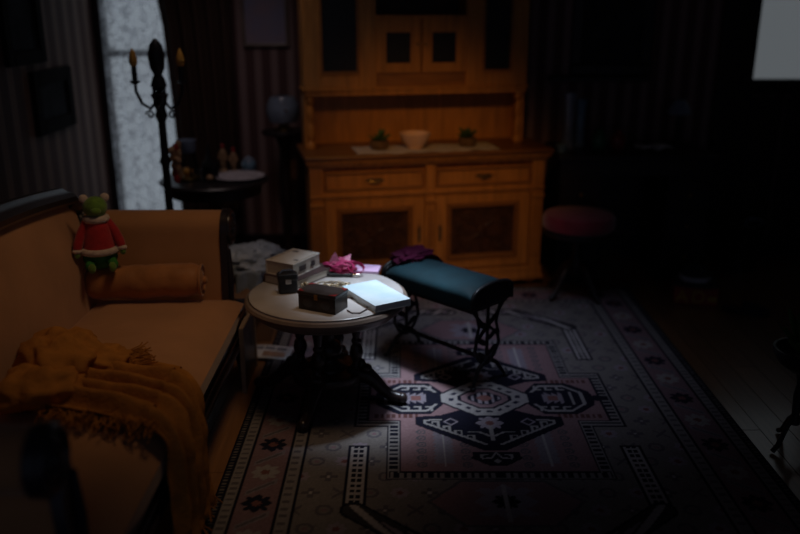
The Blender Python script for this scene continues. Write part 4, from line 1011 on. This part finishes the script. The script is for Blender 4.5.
# stool
t = thing('piano_stool', 'round red cushioned stool with dark claw legs in front of the desk', 'stool', (1.035, 4.60, RZ))
G().lathe([(0, .41), (.19, .41), (.205, .422), (.208, .475), (.195, .498), (.15, .508), (0, .512)], seg=36).build('cushion', 'red_seat', t)
G().lathe([(0, .375), (.19, .375), (.205, .385), (.205, .406), (.19, .4095), (0, .4095)], seg=36).build('seat_base', 'black_wood', t)
G().lathe([(.03, .13), (.045, .16), (.05, .20), (.03, .24), (.022, .28), (.028, .35), (.05, .376)], seg=16).build('column', 'black_wood', t)
for k in range(4):
    a = R(35 + 90 * k); d = Vector((math.cos(a), math.sin(a), 0))
    G().tube([d * r + Vector((0, 0, z)) for r, z in ((.02, .20), (.07, .18), (.12, .11), (.165, .04), (.20, .016))], [.026, .024, .02, .017, .016], 10).build('leg', 'black_wood', t)

# toy letter box, cap, shoe, bin
p = Pz(692, 304)
t = thing('toy_box', 'small red toy box with yellow letters on the floor by the rug corner', 'toy box', (p.x + .03, p.y + .06, .001), R(-14))
G().bx(-.12, .12, -.09, .09, 0, .11).build('box_body', 'toy_red', t, smooth=0, bevel=.006)
G().bx(-.124, .124, -.094, .094, .111, .122).build('box_lid', 'dark_cloth', t, smooth=0, bevel=.003)
for k, ch in enumerate('AD'):
    fc = bpy.data.curves.new('letter', 'FONT'); fc.body = ch; fc.size = .105; fc.extrude = .003
    fo = bpy.data.objects.new('letter_tmp', fc); COL.objects.link(fo)
    bpy.context.view_layer.update()
    me = bpy.data.meshes.new_from_object(fo.evaluated_get(bpy.context.evaluated_depsgraph_get()))
    bpy.data.objects.remove(fo)
    me.transform(Matrix.Translation((-.112 + .085 * k, -.093, .018)) @ Matrix.Rotation(math.pi / 2, 4, 'X'))
    me.materials.clear(); me.materials.append(MATS['toy_yellow'])
    o = bpy.data.objects.new('letter', me); COL.objects.link(o); o.parent = t; o['label'] = 'yellow letter ' + ch
G().bx(.065, .115, -.094, -.091, .03, .06).build('painted_patch', 'toy_yellow', t, smooth=0)
t = thing('cap', 'dark cap with a pale band lying on the red toy box', 'cap', (p.x + .02, p.y + .06, .124), R(-20))
G().lathe([(.085, 0), (.088, .03), (.078, .065), (.05, .09), (.015, .10), (0, .101)], seg=24).build('crown', 'dark_cloth', t)
G().lathe([(.0885, .012), (.0895, .016), (.0895, .038), (.0875, .04)], seg=24).build('band', 'pale_stripe', t)
G().grid(14, 6, lambda u, v: ((.085 + .075 * v) * math.sin(R(-60 + 120 * u)) * .95, -(.075 + .075 * v * math.cos(R(-60 + 120 * u))) , .008 - .006 * v)).build('brim', 'dark_cloth', t, smooth=60, solid=.003)
p = Pz(745, 313)
t = thing('slipper', 'single dark slipper on the floor right of the red toy box', 'shoe', (p.x, p.y, .001), R(-28))
sole = [(.125 * math.cos(q * math.pi / 14), (.042 + .006 * math.cos(q * math.pi / 14)) * math.sin(q * math.pi / 14)) for q in range(28)]
G().prism(sole, lambda a, b, z: (a, b, z), 0, .018).build('sole', 'black_leather', t)
G().grid(14, 14, lambda u, v: (lerp(-.02, .122, u), lerp(-1, 1, v) * .044 * math.sqrt(max(.02, 1 - (max(0, (u - .3)) / .72) ** 3)), .018 + .052 * math.sin(math.pi * v) ** .6 * (1 - .6 * u * u))).build('upper', 'dark_cloth', t, smooth=70, solid=.004)
G().grid(8, 10, lambda u, v: (lerp(-.118, -.03, u), lerp(-1, 1, v) * .036, .0195)).build('insole', 'dark_cloth', t, smooth=60, solid=.002)
p = Pz(737, 276)
t = thing('storage_bin', 'black storage bin with a pale ring handle below the far window', 'bin', (p.x + .06, 5.16, .001))
G().lathe([(0, 0), (.11, 0), (.125, .30), (.135, .31), (.125, .315), (.115, .30), (.10, .01)], seg=24).build('bin_body', 'black_leather', t)
G().tube([(.05 + .055 * math.cos(k * math.pi / 10), -.06, .325 + .026 * math.sin(k * math.pi / 10)) for k in range(20)], .006, 6, True).build('ring_handle', 'pale_glass', t)
G().lathe([(0, .300), (.117, .300), (.117, .308), (0, .312)], seg=24).build('lid', 'black_leather', t)

# plant stand at the right edge
t = thing('plant_stand', 'slim dark plant stand with a bowl shaped pot at the right edge', 'plant stand', (1.535, 2.86, .0))
G().lathe([(.02, .10), (.014, .14), (.018, .22), (.012, .27), (.02, .31), (.05, .325)], seg=14).build('stem', 'iron', t)
for k in range(3):
    a = R(90 + 120 * k); d = Vector((math.cos(a), math.sin(a), 0))
    G().tube([d * .01 + Vector((0, 0, .13)), d * .04 + Vector((0, 0, .10)), d * .08 + Vector((0, 0, .03)), d * .11 + Vector((0, 0, .010))], .010, 8).build('leg', 'iron', t)
pt_ = thing('potted_plant', 'dark bowl pot with green leaves standing on the slim plant stand', 'plant', (1.535, 2.86, .3255))
G().lathe([(0, 0), (.05, 0), (.09, .03), (.115, .075), (.115, .09), (.105, .09), (.08, .06), (0, .05)], seg=24).build('pot', 'black_leather', pt_)
rr = random.Random(5)
for k in range(22):
    a = rr.random() * 6.28; e = rr.uniform(.7, 1.35); L_ = rr.uniform(.10, .19)
    d = Vector((math.cos(a) * math.cos(e), math.sin(a) * math.cos(e), math.sin(e)))
    G().ball(Vector((0, 0, .055)) + d * L_ * .6, (.020, .005, L_ * .6), 8, 6, d.to_track_quat('Z', 'Y').to_matrix()).build('leaf', 'leaf', pt_)
